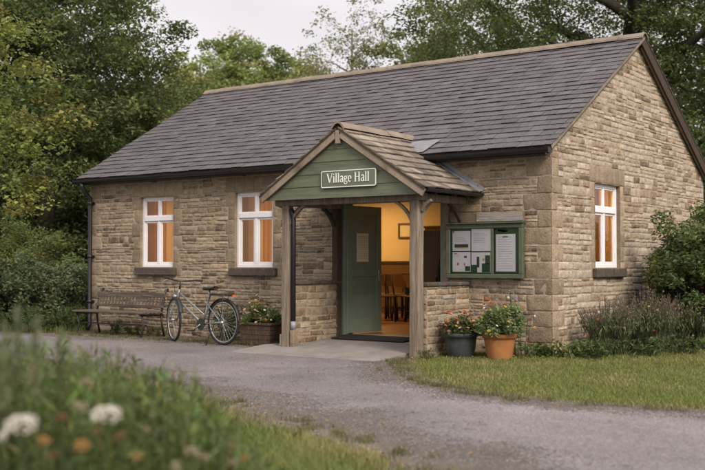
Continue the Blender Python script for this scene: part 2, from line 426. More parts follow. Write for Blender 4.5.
def tree(name, loc, label, cat, h, trunk_r, crown_c, crown_r, n_cl, cl_r, per, leaf, col, bark, group=None, fork=.35,
         shape_noise=.35, shell=.35, flat=.55, seed=1, limb_r=.35, up=.5, aspect=.55, hollow=.5, lean=(0, 0), extra=None, n_limb=9, gval=.25, limb_len=1.0, twig=1.0):
    root = empty(name, loc, label, cat, group)
    cc = crown_centers(n_cl, crown_c, crown_r, shape_noise, shell, seed)
    if extra is not None: cc = np.vstack([cc, np.asarray(extra, float)])
    cc[:, 2] = np.maximum(cc[:, 2], .3)
    rr = cl_r*rng.uniform(.6, 1.3, len(cc))
    P, idx = clump_cloud(cc, rr, per, flat, hollow)
    leaves('crown', P, leaf, jitter_tint(col, len(P), group=idx, gval=gval), M['leaf'], root, aspect=aspect, up=up)
    mb = MB()
    top = crown_c[2]+crown_r[2]*.75
    T = []
    for i in range(11):
        t = i/10; T.append(Vector((lean[0]*t+.12*h*.12*nz(t*3, seed), lean[1]*t+.12*h*.12*nz(t*3, seed, 9), -.1+top*t)))
    mb.tube(T, [trunk_r*(1.25 if i == 0 else (1-.85*i/10)) for i in range(11)], 9)
    def trunk_at(z):
        f = max(0, min(.999, z/top))*10; i = int(f); return T[i].lerp(T[i+1], f-i), trunk_r*(1-.85*f/10)
    limbs = []
    for k in range(n_limb):
        a = k*2.4+seed; z0 = top*(fork+(.9-fork)*k/n_limb); p, r = trunk_at(z0)
        d = Vector((math.cos(a), math.sin(a), .75)); ln = limb_len*.75*max(crown_r[0], crown_r[1])*random.uniform(.7, 1.05)*(1-.4*k/n_limb)
        pts = [p + Vector((d.x*ln*t, d.y*ln*t, d.z*ln*t*(1-.25*t))) + Vector((nz(t*4, k, seed), nz(t*4, k+9, seed), nz(t*4, k+5, seed)))*.12*ln*t for t in (0, .2, .4, .6, .8, 1)]
        rads = [r*limb_r*1.7*(1-.16*j) for j in range(6)]
        mb.tube(pts, rads, 7); limbs += [(q, rr_) for q, rr_ in zip(pts, rads)]
    for j in range(0, 11): limbs.append((T[j], trunk_r*.3))
    limbs = [l for l in limbs if l[0].z > top*fork*.6]
    LP = np.array([tuple(q) for q, _ in limbs]); LR = [rr_ for _, rr_ in limbs]
    D0 = np.array([np.min(np.linalg.norm(LP-c, axis=1)) for c in cc])
    for ci in np.argsort(D0):
        c = cc[ci]; w = np.linalg.norm(LP-c, axis=1)+np.maximum(LP[:, 2]-c[2]+.1, 0)*1.2
        i = int(np.argmin(w)); q = Vector(LP[i]); r0 = LR[i]; c = Vector(c); ln_ = (c-q).length
        r = min(r0*.7, .022+.012*ln_)*(.5+.5*twig)
        mid = q.lerp(c, .5)+Vector((random.gauss(0, .12), random.gauss(0, .12), .10))*ln_
        mb.tube([q, q.lerp(mid, .6), mid.lerp(c, .3), c], [r, r*.85, r*.7, r*.5], 5, caps=False)
        LP = np.vstack([LP, np.array(c), np.array(mid.lerp(c, .15))]); LR += [r*.55, r*.75]
    mb.build('trunk', bark, root)
    return root

def blades(P, h, w, tints, lean=.35, name='grass', m=None, curve=.5):
    n = len(P); P = np.asarray(P, float); h = np.broadcast_to(h, n)[:, None]; w = np.broadcast_to(w, n)[:, None]
    a = rng.uniform(0, 2*PI, n); s = np.stack([np.cos(a), np.sin(a), np.zeros(n)], 1)
    b = rng.uniform(0, 2*PI, n); ld = np.stack([np.cos(b), np.sin(b), np.zeros(n)], 1)*(lean*rng.uniform(.1, 1.3, n))[:, None]
    up = np.array([0, 0, 1.])
    m1 = P+(up*.55+ld*.35*.6)*h; tip = P+(up*.95+ld*1.0)*h
    V = np.stack([P-s*w*.5, P+s*w*.5, m1-s*w*.4, m1+s*w*.4, tip], 1).reshape(-1, 3)
    o = np.arange(n)[:, None]*5
    F = np.concatenate([o+[0, 1, 3], o+[0, 3, 2], o+[2, 3, 4]], 1).reshape(-1, 3)
    return fast(name, V, F, m or M['grassm'], np.repeat(tints, 3, 0))

def in_poly(P, poly):
    x, y = P[:, 0], P[:, 1]; ins = np.zeros(len(P), bool); j = len(poly)-1
    for i in range(len(poly)):
        xi, yi = poly[i]; xj, yj = poly[j]
        c = ((yi > y) != (yj > y)) & (x < (xj-xi)*(y-yi)/(yj-yi+1e-12)+xi); ins ^= c; j = i
    return ins

# ------------------------------------------------------------------ camera
CAM = Vector((5.8799, -12.5075, 1.2)); YAW = .6267; PIT = .0271; FPX = 1051.69
cd = bpy.data.cameras.new('camera'); cam = bpy.data.objects.new('camera', cd); COL.objects.link(cam)
cam.location = CAM; cam.rotation_euler = (PI/2+PIT, 0, YAW)
cd.sensor_width = 36; cd.lens = FPX/705*36; cd.clip_start = .05; cd.clip_end = 900
cd.dof.use_dof = True; cd.dof.focus_distance = 14.2; cd.dof.aperture_fstop = 1.8
sc.camera = cam
def px(x, y, dist):
    """point that many metres in front of the lens along a line of sight; used to read positions off the photograph"""
    a = (x-352.5)/FPX; b = -(y-235)/FPX
    s, c = math.sin(YAW), math.cos(YAW); sp, cp = math.sin(PIT), math.cos(PIT)
    return CAM + (Vector((-s*cp, c*cp, sp)) + Vector((c, s, 0))*a + Vector((s*sp, -c*sp, cp))*b)*dist

# ------------------------------------------------------------------ world and sun
w = bpy.data.worlds.new('World'); sc.world = w; w.use_nodes = True
nt = w.node_tree; N, L = nt.nodes, nt.links
bg = N['Background']; SUN_EL, SUN_AZ = 36, 118
sky = N.new('ShaderNodeTexSky'); sky.sky_type = 'NISHITA'; sky.sun_disc = False
sky.sun_elevation = R_(SUN_EL); sky.sun_rotation = R_(SUN_AZ); sky.dust_density = 3; sky.air_density = 1.2
hs = N.new('ShaderNodeHueSaturation'); hs.inputs['Saturation'].default_value = .22; L.new(sky.outputs[0], hs.inputs['Color'])
cl = N.new('ShaderNodeTexNoise'); cl.inputs['Scale'].default_value = 2.2; cl.inputs['Detail'].default_value = 5
tcw = N.new('ShaderNodeTexCoord'); mpw = N.new('ShaderNodeMapping'); mpw.inputs['Scale'].default_value = (1, 1, 3)
L.new(tcw.outputs['Generated'], mpw.inputs[0]); L.new(mpw.outputs[0], cl.inputs['Vector'])
rp = N.new('ShaderNodeValToRGB'); L.new(cl.outputs['Fac'], rp.inputs[0])
rp.color_ramp.elements[0].position = .3; rp.color_ramp.elements[0].color = (5.7, 5.3, 5.6, 1)
rp.color_ramp.elements[1].position = .7; rp.color_ramp.elements[1].color = (7.5, 7.0, 7.2, 1)
mxw = N.new('ShaderNodeMix'); mxw.data_type = 'RGBA'; mxw.inputs['Factor'].default_value = .85
L.new(hs.outputs[0], mxw.inputs[6]); L.new(rp.outputs[0], mxw.inputs[7]); 
sxyz = N.new('ShaderNodeSeparateXYZ'); L.new(tcw.outputs['Generated'], sxyz.inputs[0])
grd = N.new('ShaderNodeMapRange'); grd.inputs[1].default_value = .25; grd.inputs[2].default_value = .95; grd.inputs[3].default_value = .93; grd.inputs[4].default_value = 1.95
L.new(sxyz.outputs[2], grd.inputs[0])
ovc = N.new('ShaderNodeVectorMath'); ovc.operation = 'SCALE'; L.new(mxw.outputs[2], ovc.inputs[0]); L.new(grd.outputs[0], ovc.inputs['Scale'])
L.new(ovc.outputs[0], bg.inputs['Color'])
bg.inputs['Strength'].default_value = .115
sd = bpy.data.lights.new('sun', 'SUN'); sun = bpy.data.objects.new('sun', sd); COL.objects.link(sun)
sd.energy = 2.3; sd.angle = R_(20); sd.color = (1, .89, .76)
# the sun direction: azimuth measured clockwise from +Y
az = R_(SUN_AZ); el = R_(SUN_EL)
dirv = Vector((math.sin(az)*math.cos(el), math.cos(az)*math.cos(el), math.sin(el)))
sun.rotation_euler = dirv.to_track_quat('Z', 'Y').to_euler()

# ------------------------------------------------------------------ ground, road, paving
def sheet(name, poly, z, m, kind='structure', rough=.05, step=.25):
    """a flat sheet with a slightly ragged outline"""
    pts = []
    for i, p in enumerate(poly):
        q = poly[(i+1) % len(poly)]; ln = math.dist(p, q); k = max(1, min(120, int(ln/step)))
        for j in range(k):
            t = j/k; x = p[0]+(q[0]-p[0])*t; y = p[1]+(q[1]-p[1])*t
            s = rough if ln < 60 else 0
            pts.append((x+s*nz(x*2.2, y*2.2, 1)*1.6+s*.5*nz(x*9, y*9, 1), y+s*nz(x*2.2, y*2.2, 7)*1.6+s*.5*nz(x*9, y*9, 8), z))
    bm = bmesh.new(); vs = [bm.verts.new(p) for p in pts]; f = bm.faces.new(vs)
    if f.normal.z < 0: f.normal_flip()
    bmesh.ops.triangulate(bm, faces=[f]); 
    for f in bm.faces:
        f.normal_update()
        if f.normal.z < 0: f.normal_flip()
    me = bpy.data.meshes.new(name); bm.to_mesh(me); bm.free(); me.materials.append(m)
    o = link(bpy.data.objects.new(name, me)); o['kind'] = kind; return o

fast('ground', [(-400, -400, 0), (400, -400, 0), (400, 400, 0), (-400, 400, 0)], [(0, 1, 2, 3)], M['ground'])['kind'] = 'structure'
ROAD_FAR = [(-60, -8), (-30, -4.0), (-14, -1.75), (-9.3, -1.12), (-6.6, -.98), (-4.35, -.92), (-3.4, -.85), (-1.6, -1.0), (-1.2, -1.75), (-.85, -2.35), (-.2, -3.1), (.38, -3.6), (1.17, -4.02), (2.02, -4.16), (3.18, -3.92), (6, -3.3), (12, -1.6), (30, 4), (60, 14)]
ROAD_NEAR = [(60, -6), (30, -9), (14, -10.2), (8, -9.7), (4.5, -8.35), (2.59, -7.3), (1.93, -6.97), (1.1, -6.56), (.14, -6.12), (-.65, -5.77), (-2.26, -5.3), (-4.82, -4.84), (-9, -4.9), (-14, -5.8), (-30, -9), (-60, -15)]
sheet('road', ROAD_FAR+ROAD_NEAR, .006, M['road'], rough=.14)
sheet('soil_strip', [(-9.4, -1.25), (-3.7, -1.1), (-3.7, .1), (-9.4, .1)], .003, M['dirt'], rough=.05)
# dry worn fringe along both road edges
def off(pl, d): 
    out = []
    for i, p in enumerate(pl):
        a = pl[max(0, i-1)]; b_ = pl[min(len(pl)-1, i+1)]; t = Vector((b_[0]-a[0], b_[1]-a[1])).normalized(); out.append((p[0]-t.y*d, p[1]+t.x*d))
    return out
rn = ROAD_NEAR[3:13]
sheet('worn_verge', rn+off(rn, .38)[::-1], .002, M['dirt'], rough=.1)
rf = ROAD_FAR[7:17]
sheet('worn_verge', rf+off(rf, .22)[::-1], .0022, M['dirt'], rough=.08)

# gravelly brown margins that thin out over the carriageway
def margin_mat(name, dark, light):
    m = ground_mat(name, (dark, light), dark, 3, .45, .7); nt = m.node_tree; N, L = nt.nodes, nt.links
    b = N['Principled BSDF']; tc = N.new('ShaderNodeTexCoord').outputs['Object']
    vo = N.new('ShaderNodeTexVoronoi'); vo.inputs['Scale'].default_value = 85; L.new(tc, vo.inputs['Vector'])
    sp = N.new('ShaderNodeSeparateColor'); L.new(vo.outputs['Color'], sp.inputs[0])
    nn = N.new('ShaderNodeTexNoise'); nn.inputs['Scale'].default_value = 1.6; nn.inputs['Detail'].default_value = 9; nn.inputs['Roughness'].default_value = .7; L.new(tc, nn.inputs['Vector'])
    at = N.new('ShaderNodeAttribute'); at.attribute_name = 'cover'
    ad = N.new('ShaderNodeMath'); ad.operation = 'MULTIPLY_ADD'; ad.inputs[1].default_value = 1.5; ad.inputs[2].default_value = -.78; L.new(nn.outputs['Fac'], ad.inputs[0])
    sm = N.new('ShaderNodeMath'); L.new(ad.outputs[0], sm.inputs[0]); L.new(at.outputs['Fac'], sm.inputs[1])
    lt = N.new('ShaderNodeMath'); lt.operation = 'LESS_THAN'; L.new(sp.outputs[1], lt.inputs[0]); L.new(sm.outputs[0], lt.inputs[1])
    L.new(lt.outputs[0], b.inputs['Alpha']); return m
mgm = margin_mat('brown_grit', (.125, .108, .088), (.20, .17, .138))
def strip(line, w_in, w_out, peak=.85):
    pts = []
    for p, q in zip(line[:-1], line[1:]):
        k = max(1, int(math.dist(p, q)/.25)); pts += [(p[0]+(q[0]-p[0])*j/k, p[1]+(q[1]-p[1])*j/k) for j in range(k)]
    pts.append(line[-1]); vs = []; cv = []; m_ = 11; o1, o2 = off(pts, w_out), off(pts, -w_in)
    for p, q in zip(o1, o2):
        for j in range(m_):
            t = j/(m_-1); vs.append((p[0]+(q[0]-p[0])*t, p[1]+(q[1]-p[1])*t, .0085)); d = t*(w_in+w_out)-w_out
            cv.append(peak*(max(0, 1+d/w_out) if d < 0 else (1-d/w_in)**1.3)-.12)
    fs = [(i*m_+j, i*m_+j+1, (i+1)*m_+j+1, (i+1)*m_+j) for i in range(len(pts)-1) for j in range(m_-1)]
    o = fast('road_margin', vs, fs, mgm); o.data.attributes.new('cover', 'FLOAT', 'POINT').data.foreach_set('value', np.array(cv, np.float32)); o['kind'] = 'structure'
strip(ROAD_NEAR[2:14], 1.5, .35, .95); strip(ROAD_FAR[8:18], .8, .25, .9); strip(ROAD_FAR[2:7], .7, .15, .8)

# ramped slab in the porch, rising to the threshold
mb = MB()
def slab_z(y): return max(.012, min(.145, .145+.075*y))
X0, X1 = -3.86, -1.44
ys = [-1.95, -1.72, -1.2, -.6, -.05, .32]
for i in range(len(ys)-1):
    pass
vs = []; nxs = 9
for i, y in enumerate(ys):
    for j in range(nxs+1):
        t = j/nxs; xa = X0-(.02 if i else -.05); xb = X1
        if y < -1.1: xa -= .0; 
        else: xa, xb = -3.44, -1.36
        if y >= -.06: xa, xb = -3.39, -1.66
        x = xa+(xb-xa)*t
        yy = y+(.03*nz(x*3, 1)-(.03 if i == 0 else 0)*(1-t) if i == 0 else 0)
        vs.append((x, yy, slab_z(y) if i else .008))
fs = [(i*(nxs+1)+j, i*(nxs+1)+j+1, (i+1)*(nxs+1)+j+1, (i+1)*(nxs+1)+j) for i in range(len(ys)-1) for j in range(nxs)]
mb.add(vs, fs)
for j in range(nxs): mb.add([vs[j], vs[j+1], (vs[j+1][0], vs[j+1][1], -.05), (vs[j][0], vs[j][1], -.05)], [(0, 1, 2, 3)])
for i in range(len(ys)-1):
    for a, b_ in ((vs[i*(nxs+1)], vs[(i+1)*(nxs+1)]), (vs[i*(nxs+1)+nxs], vs[(i+1)*(nxs+1)+nxs])): mb.add([a, b_, (b_[0], b_[1], -.05), (a[0], a[1], -.05)], [(0, 1, 2, 3)])
o = mb.build('porch_paving', M['slab']); o['kind'] = 'structure'

# ------------------------------------------------------------------ the hall
HALL = empty('village_hall', (0, 0, 0), 'long stone village hall with purple grey slate roof and lit sash windows', 'building')
LX = -8.99; DEP = 6.22; EZ = 2.70; RZ = 4.686; RY = 3.11; OV = .22
SL = (RZ-2.70)/(RY+OV)                       # roof slope (top of slates 2.70 at the eave line)
def roof_z(y): return RZ-abs(y-RY)*SL
W1, W2, WW, ZB, ZT, GY = -7.68, -5.497, .8045, 1.136, 2.339, 1.389
GW = .93
DX0, DX1, DZ = -3.40, -1.63, 2.14
# wall cores (mortar): built as blocks round the openings
def core(name, boxes, parent=HALL, m=M['mortar']):
    mb = MB()
    for b_ in boxes: mb.box(*b_)
    return mb.build(name, m, parent)
T = .32
zt = EZ-.02
core('front_wall', [(LX, W1, 0, T, -.2, zt), (W1+WW, W2, 0, T, -.2, zt), (W2+WW, DX0, 0, T, -.2, zt), (DX1, 0, 0, T, -.2, zt),
    (W1, W1+WW, 0, T, -.2, ZB), (W1, W1+WW, 0, T, ZT, zt), (W2, W2+WW, 0, T, -.2, ZB), (W2, W2+WW, 0, T, ZT, zt), (DX0, DX1, 0, T, DZ, zt)])
# gable walls with triangular top
def gable(name, x0, x1, win):
    mb = MB(); mb2 = []
    if win:
        mb.box(x0, x1, T+.001, GY, -.2, zt); mb.box(x0, x1, GY+GW, DEP, -.2, zt); mb.box(x0, x1, GY, GY+GW, -.2, ZB); mb.box(x0, x1, GY, GY+GW, ZT, zt)
    else: mb.box(x0, x1, T+.001, DEP, -.2, zt)
    tri = [(0, zt), (DEP, zt), (DEP, roof_z(DEP)-.09), (RY, RZ-.09), (0, roof_z(0)-.09)]
    vs = [(x, y, z) for x in (x0, x1) for y, z in tri]; n = 5
    mb.add(vs, [tuple(range(n))[::-1], tuple(range(n, 2*n))]+[(i, (i+1) % n, n+(i+1) % n, n+i) for i in range(n)])
    return mb.build(name, M['mortar'], HALL)
gable('gable_wall', -T, 0, True); gable('gable_wall', LX, LX+T, False)
core('rear_wall', [(LX+T, -T, DEP-T, DEP-.001, -.2, zt)])

# rubble faces
SUR = .20   # dressed surround width
def surround_holes(a, w_, sw=SUR):
    H = [(a-sw, a+w_+sw, ZT, 2.574)]
    for i in range(6):
        L_ = sw if i % 2 else sw*.72; R2 = sw if (i+1) % 2 else sw*.72
        H.append((a-L_, a+w_+R2, .996+JH*i, .996+JH*(i+1)))
    return H
def quoin_w(i, long_, short_): return long_ if i % 2 else short_
Q = .0
wf = Wall((0, 0, 0), (1, 0, 0), (0, -1, 0))
holes = surround_holes(W1, WW)+surround_holes(W2, WW)+[(DX0-.1, DX1+.1, -.1, DZ+.002)]
QW = [random.uniform(-.05, .07) for _ in range(40)]
for i in range(len(LEV)-1):
    holes += [(-quoin_w(i, .40, .24)-QW[i], 0, LEV[i], LEV[i+1]), (LX, LX+quoin_w(i, .30, .19)+QW[i+15]*.6, LEV[i], LEV[i+1])]
wf.rubble(LX, 0, -.04, zt, holes)
wf.mb.build('stonework', M['stone'], HALL)
wg = Wall((0, 0, 0), (0, 1, 0), (1, 0, 0))
topf = lambda a: roof_z(a)-.075
def gable_col():  # paler than the front stones: the gable's stronger light is in the colour
    q = random.random(); k = random.uniform(.86, 1.14)
    c = (.370, .305, .235) if q < .54 else ((.41, .345, .265) if q < .70 else ((.26, .19, .125) if q < .93 else (.17, .12, .085)))
    return tuple(v*k for v in c)
wg.rubble(0, DEP, -.04, RZ-.1, surround_holes(GY, GW, .17)+[(0, quoin_w(i+1, .34, .19)+QW[i+25]*.6, LEV[i], LEV[i+1]) for i in range(len(LEV)-1)], top=topf, wmin=.09, wmax=.34, hmin=.045, hmax=.10, col=gable_col)
wg.mb.build('stonework', M['stone'], HALL)

# dressed quoins at both front corners
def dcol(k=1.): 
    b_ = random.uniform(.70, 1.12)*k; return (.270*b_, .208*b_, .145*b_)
for cx, wd, side in ((0, .36, 1), (LX, .28, 0)):
    wa = Wall((0, 0, 0), (1, 0, 0), (0, -1, 0)); wb = Wall((0, 0, 0), (0, 1, 0), (1, 0, 0))
    for i in range(len(LEV)-1):
        z, h = LEV[i], LEV[i+1]-LEV[i]; c = dcol(.92) if random.random() < .8 else stone_col(); cg = tuple(v*1.22 for v in c)  # cg: same block, its gable face lightened for the side light
        kw = dict(gap=.004, dep=.008, rough=.012, warp=False, e=.006)
        if side:
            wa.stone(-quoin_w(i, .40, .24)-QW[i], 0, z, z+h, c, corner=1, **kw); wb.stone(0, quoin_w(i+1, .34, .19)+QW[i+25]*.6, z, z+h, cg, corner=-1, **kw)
        else: wa.stone(cx, cx+quoin_w(i, .30, .19)+QW[i+15]*.6, z, z+h, c, **kw)
    wa.mb.v += []
    q = wa.mb.build('quoins', M['dressed'], HALL)
    if side: wb.mb.build('quoins', M['dressed'], HALL)
# rough footing stones proud of the wall near the corner
ft = Wall((0, 0, 0), (1, 0, 0), (0, -1, 0)); a = -1.2
while a < -.05:
    w_ = random.uniform(.18, .4); ft.stone(a, min(a+w_, -.0), -.05, random.uniform(.1, .2), stone_col(), dep=.055, rough=.02); a += w_
ft.mb.build('footing', M['stone'], HALL)

# windows
def window(wallx, a, outn, u, pane_seed=0):
    """wall frame: origin at lower left corner, u along the wall, outn outward"""
    root_o = None
    O = Vector((a, 0, 0)) if outn[1] else Vector((0, a, 0))
    U = Vector(u); Nn = Vector(outn)
    def Bx(mb, a0, a1, z0, z1, d0, d1, bev=0, tint=None):
        p = O+U*a0+Nn*d0; q = O+U*a1+Nn*d1
        mb.box(min(p.x, q.x), max(p.x, q.x), min(p.y, q.y), max(p.y, q.y), z0, z1, tint, bev)
    H = ZT-ZB
    fr = MB(); f = .055
    d0, d1 = -.115, -.05
    Bx(fr, 0, f, ZB, ZT, d0, d1, .006); Bx(fr, WW-f, WW, ZB, ZT, d0, d1, .006)
    Bx(fr, f, WW-f, ZT-f, ZT, d0, d1, .006); Bx(fr, f, WW-f, ZB, ZB+f, d0, d1, .006)
    tz0, tz1 = ZT-.345*H, ZT-.28*H
    Bx(fr, f, WW-f, tz0, tz1, d0, d1+.012, .006)
    Bx(fr, WW/2-.028, WW/2+.028, ZB+f, tz0, d0, d1, .006); Bx(fr, WW/2-.02, WW/2+.02, tz1, ZT-f, d0, d1-.004, .005)
    frame = fr.build('window', M['white'], HALL)
    cs = MB(); s_ = .034
    for (p, q, z0, z1) in ((f, WW/2-.028, ZB+f, tz0), (WW/2+.028, WW-f, ZB+f, tz0), (f, WW/2-.02, tz1, ZT-f), (WW/2+.02, WW-f, tz1, ZT-f)):
        k = s_ if z0 < tz0 else .022
        Bx(cs, p, p+k, z0, z1, d0+.01, d1-.014, .004); Bx(cs, q-k, q, z0, z1, d0+.01, d1-.014, .004)
        Bx(cs, p+k, q-k, z0, z0+k, d0+.01, d1-.014, .004); Bx(cs, p+k, q-k, z1-k, z1, d0+.01, d1-.014, .004)
    cs.build('casement', M['white'], frame)
    gl_ = MB(); p = O+U*(f*.8)+Nn*-.085; q = O+U*(WW-f*.8)+Nn*-.085
    gl_.add([(p.x, p.y, ZB+.03), (q.x, q.y, ZB+.03), (q.x, q.y, ZT-.03), (p.x, p.y, ZT-.03)], [(0, 1, 2, 3)])
    gl_.build('pane', M['glass'], frame)
    sl_ = MB(); Bx(sl_, -.085, WW+.085, ZB-.135, ZB-.003, -.2, .075, .012); sl_.build('sill', M['sill'], frame)
    rv = MB()  # plaster reveal inside
    # dressed jambs and lintel
    jw = Wall((0, 0, 0), u, outn); z = ZB-.14; i = 0
    a_ = a; sw = SUR if outn[1] else .17
    n_j = 6
    for side in (0, 1):
        z = ZB-.14
        for i in range(n_j):
            h = (ZT-ZB+.14)/n_j
            wl = sw if (i+side) % 2 else sw*.72
            c = dcol(1.0 if outn[1] else 1.22)  # gable jambs and lintel carry the brighter side light in their tint
            lo, hi = (a_-wl, a_-.001) if side == 0 else (a_+WW+.001, a_+WW+wl)
            jw.stone(lo, hi, z, z+h, c, gap=.003, dep=.007, rough=.009, warp=False, e=.005, drop=.006)
            if False:
                cc = stone_col
                lo2, hi2 = (a_-sw, a_-wl) if side == 0 else (a_+WW+wl, a_+WW+sw)
                jw.stone(lo2, hi2, z, z+h*.5, cc(), warp=False); jw.stone(lo2, hi2, z+h*.5, z+h, cc(), warp=False)
            z += h
    # lintel of narrow upright stones, slightly fanned
    k = 6 ; L0, L1 = a_-sw, a_+WW+sw
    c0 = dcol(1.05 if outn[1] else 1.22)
    for i in range(k):
        lo = L0+(L1-L0)*i/k; hi = L0+(L1-L0)*(i+1)/k
        kk = random.uniform(.93, 1.07); c = tuple(v*kk for v in c0)
        jw.stone(lo, hi, ZT+.004, 2.574, c, gap=.0015, dep=.008, rough=.002, warp=False, e=.003)
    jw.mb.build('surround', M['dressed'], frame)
    # reveal faces between wall face and frame
    for (p0, p1, z0, z1) in ((.001, .005, ZB+.001, ZT-.006), (WW-.005, WW-.001, ZB+.001, ZT-.006), (.001, WW-.001, ZT-.005, ZT-.001)):
        Bx(rv, p0, p1, z0, z1, d1+.001, .006, tint=dcol(.95))
    rv.build('reveal', M['dressed'], frame)
    ir = MB()
    for (p0, p1, z0, z1) in ((.001, .006, ZB+.001, ZT-.008), (WW-.006, WW-.001, ZB+.001, ZT-.008), (.001, WW-.001, ZT-.007, ZT-.001), (.001, WW-.001, ZB-.002, ZB+.012)):
        Bx(ir, p0, p1, z0, z1, -T-.002, d0-.001)
    ir.build('inner_reveal', M['cream_reveal'], frame)
    return frame
window(0, W1, (0, -1, 0), (1, 0, 0)); window(0, W2, (0, -1, 0), (1, 0, 0)); 
WW, WF_ = GW, WW
window(0, GY, (1, 0, 0), (0, 1, 0))
WW = WF_

# main roof: laid slates over a boarded slab
RX0, RX1 = LX-.11, .10
def slope_pt(x, s, d=0, yend=-OV, sgn=1):
    """s metres up the slope from the eave, d above the surface"""
    L_ = math.hypot(RY+OV, RZ-2.70); c, sn = (RY+OV)/L_, (RZ-2.70)/L_
    y = -OV+c*s; z = 2.70+sn*s
    return Vector((x, y-sn*d if sgn > 0 else 2*RY-y+sn*d, z+c*d))
SLEN = math.hypot(RY+OV, RZ-2.70)
def slates(name, xr, m, colf, expo, width, thick=.009, sgn=1, parent=HALL, fn=slope_pt, slen=SLEN, cut=None):
    mb = MB(); rows = int(round(slen/expo)); expo = slen/rows
    for r in range(rows):
        s0 = r*expo; s1 = min(slen, s0+expo*1.45)
        x = xr[0]-random.uniform(.2, .9)*width if r % 2 else xr[0]
        while x < xr[1]-.01:
            w_ = width*random.uniform(.9, 1.1); a, b_ = max(x, xr[0]), min(x+w_, xr[1])
            if xr[1]-b_ < .05: b_ = xr[1]
            x = b_ if x > xr[0] or True else x
            if b_-a < .03: continue
            if cut and cut((a+b_)/2, s0+expo*.5): continue
            g = .0035; lift = .019+random.uniform(-.004, .006); j = random.uniform(-.009, .009); sag = .010*nz(a*.7, r*.12, 2)
            lz = random.uniform(-.002, .002)
            P_ = [fn(a+g, s0+j, lift+sag+lz, sgn=sgn), fn(b_-g, s0+j*.6, lift+sag-lz, sgn=sgn), fn(b_-g, s1, .002+sag, sgn=sgn), fn(a+g, s1, .002+sag, sgn=sgn)]
            Q_ = [fn(a+g, s0+j, lift+sag+lz-thick, sgn=sgn), fn(b_-g, s0+j*.6, lift+sag-lz-thick, sgn=sgn), fn(b_-g, s1, .002+sag-thick, sgn=sgn), fn(a+g, s1, .002+sag-thick, sgn=sgn)]
            fs = [(0, 1, 2, 3), (4, 5, 1, 0), (5, 6, 2, 1), (7, 4, 0, 3)]
            if sgn < 0: fs = [f[::-1] for f in fs]
            mb.add(P_+Q_, fs, colf())
    return mb.build(name, m, parent)
def slate_col():
    b_ = random.uniform(.90, 1.10); r = random.random()
    c = (.088, .080, .082) if r < .7 else ((.081, .074, .077) if r < .88 else (.095, .088, .087))
    return tuple(v*b_ for v in c)
roof_under = MB()
for sgn in (1, -1):
    P_ = [slope_pt(RX0, 0, -.004, sgn=sgn), slope_pt(RX1, 0, -.004, sgn=sgn), slope_pt(RX1, SLEN, -.004, sgn=sgn), slope_pt(RX0, SLEN, -.004, sgn=sgn)]
    Q_ = [slope_pt(RX0, 0, -.06, sgn=sgn), slope_pt(RX1, 0, -.06, sgn=sgn), slope_pt(RX1, SLEN, -.06, sgn=sgn), slope_pt(RX0, SLEN, -.06, sgn=sgn)]
    fs = [(0, 1, 2, 3), (4, 5, 1, 0), (5, 6, 2, 1), (6, 7, 3, 2), (7, 4, 0, 3), (7, 6, 5, 4)]
    if sgn < 0: fs = [f[::-1] for f in fs]
    roof_under.add(P_+Q_, fs)
roof = roof_under.build('roof', M['darkwood'], HALL)
PXC = -2.37     # porch ridge line
slates('slates', (RX0, RX1+.012), M['slate'], slate_col, .168, .215, parent=roof)
slates('slates', (RX0, RX1+.012), M['slate'], slate_col, .185, .29, sgn=-1, parent=roof)
# ridge tiles
rt = MB(); x = RX0
while x < RX1-.02:
    w_ = min(.42, RX1+.02-x); j = random.uniform(-.004, .004); c = 1
    prof = [(-.13, -.062), (-.115, -.028), (-.05, .028), (0, .040), (.05, .028), (.115, -.028), (.13, -.062)]
    vs = [(xx, RY+y, RZ+.022+z+j) for xx in (x+.003, x+w_-.003) for y, z in prof]; n = 7
    vs += [(xx, RY+y*.9, RZ+.022+z+j-.02) for xx in (x+.003, x+w_-.003) for y, z in prof]
    rt.add(vs, [(i, i+1, n+i+1, n+i) for i in range(6)]+[(2*n+i, i, i+1, 2*n+i+1)[::-1] for i in range(6)]+[(3*n+i, n+i, n+i+1, 3*n+i+1) for i in range(6)])
    x += w_
rt.build('ridge_tiles', M['ridge'], roof)
# verge: mortar bedding on the front rake, dark bargeboard with pale board on the rear rake
vg = MB()
P_ = [slope_pt(RX1-.006, .0, -.004), slope_pt(RX1-.006, SLEN-.02, -.004)]
for xx in (.0,):
    vg.add([slope_pt(.0, 0, -.062), slope_pt(.0, SLEN, -.062), slope_pt(RX1+.004, SLEN, -.045), slope_pt(RX1+.004, 0, -.045), slope_pt(RX1+.004, SLEN, .004), slope_pt(RX1+.004, 0, .004)],
           [(0, 1, 2, 3), (3, 2, 4, 5)])
vg.build('verge', M['ridge'], roof)
bb = MB()
a, b_ = slope_pt(RX1-.012, -.05, -.10, sgn=-1), slope_pt(RX1-.012, SLEN+.02, -.10, sgn=-1)
bb.beam(a+Vector((.0, 0, -.01)), b_+Vector((0, 0, -.01)), .03, .13)
bb.build('bargeboard', M['darkwood'], roof)
bb = MB(); a, b_ = slope_pt(.055, -.05, -.13, sgn=-1), slope_pt(.055, SLEN-.08, -.13, sgn=-1); bb.beam(a, b_, .05, .05); bb.build('verge_batten', M['barge'], roof)
# left verge
bb = MB(); a, b_ = slope_pt(RX0+.012, -.0, -.10), slope_pt(RX0+.012, SLEN, -.10); bb.beam(a, b_, .03, .12)
a, b_ = slope_pt(RX0+.012, -.0, -.10, sgn=-1), slope_pt(RX0+.012, SLEN, -.10, sgn=-1); bb.beam(a, b_, .03, .12); bb.build('bargeboard', M['darkwood'], roof)
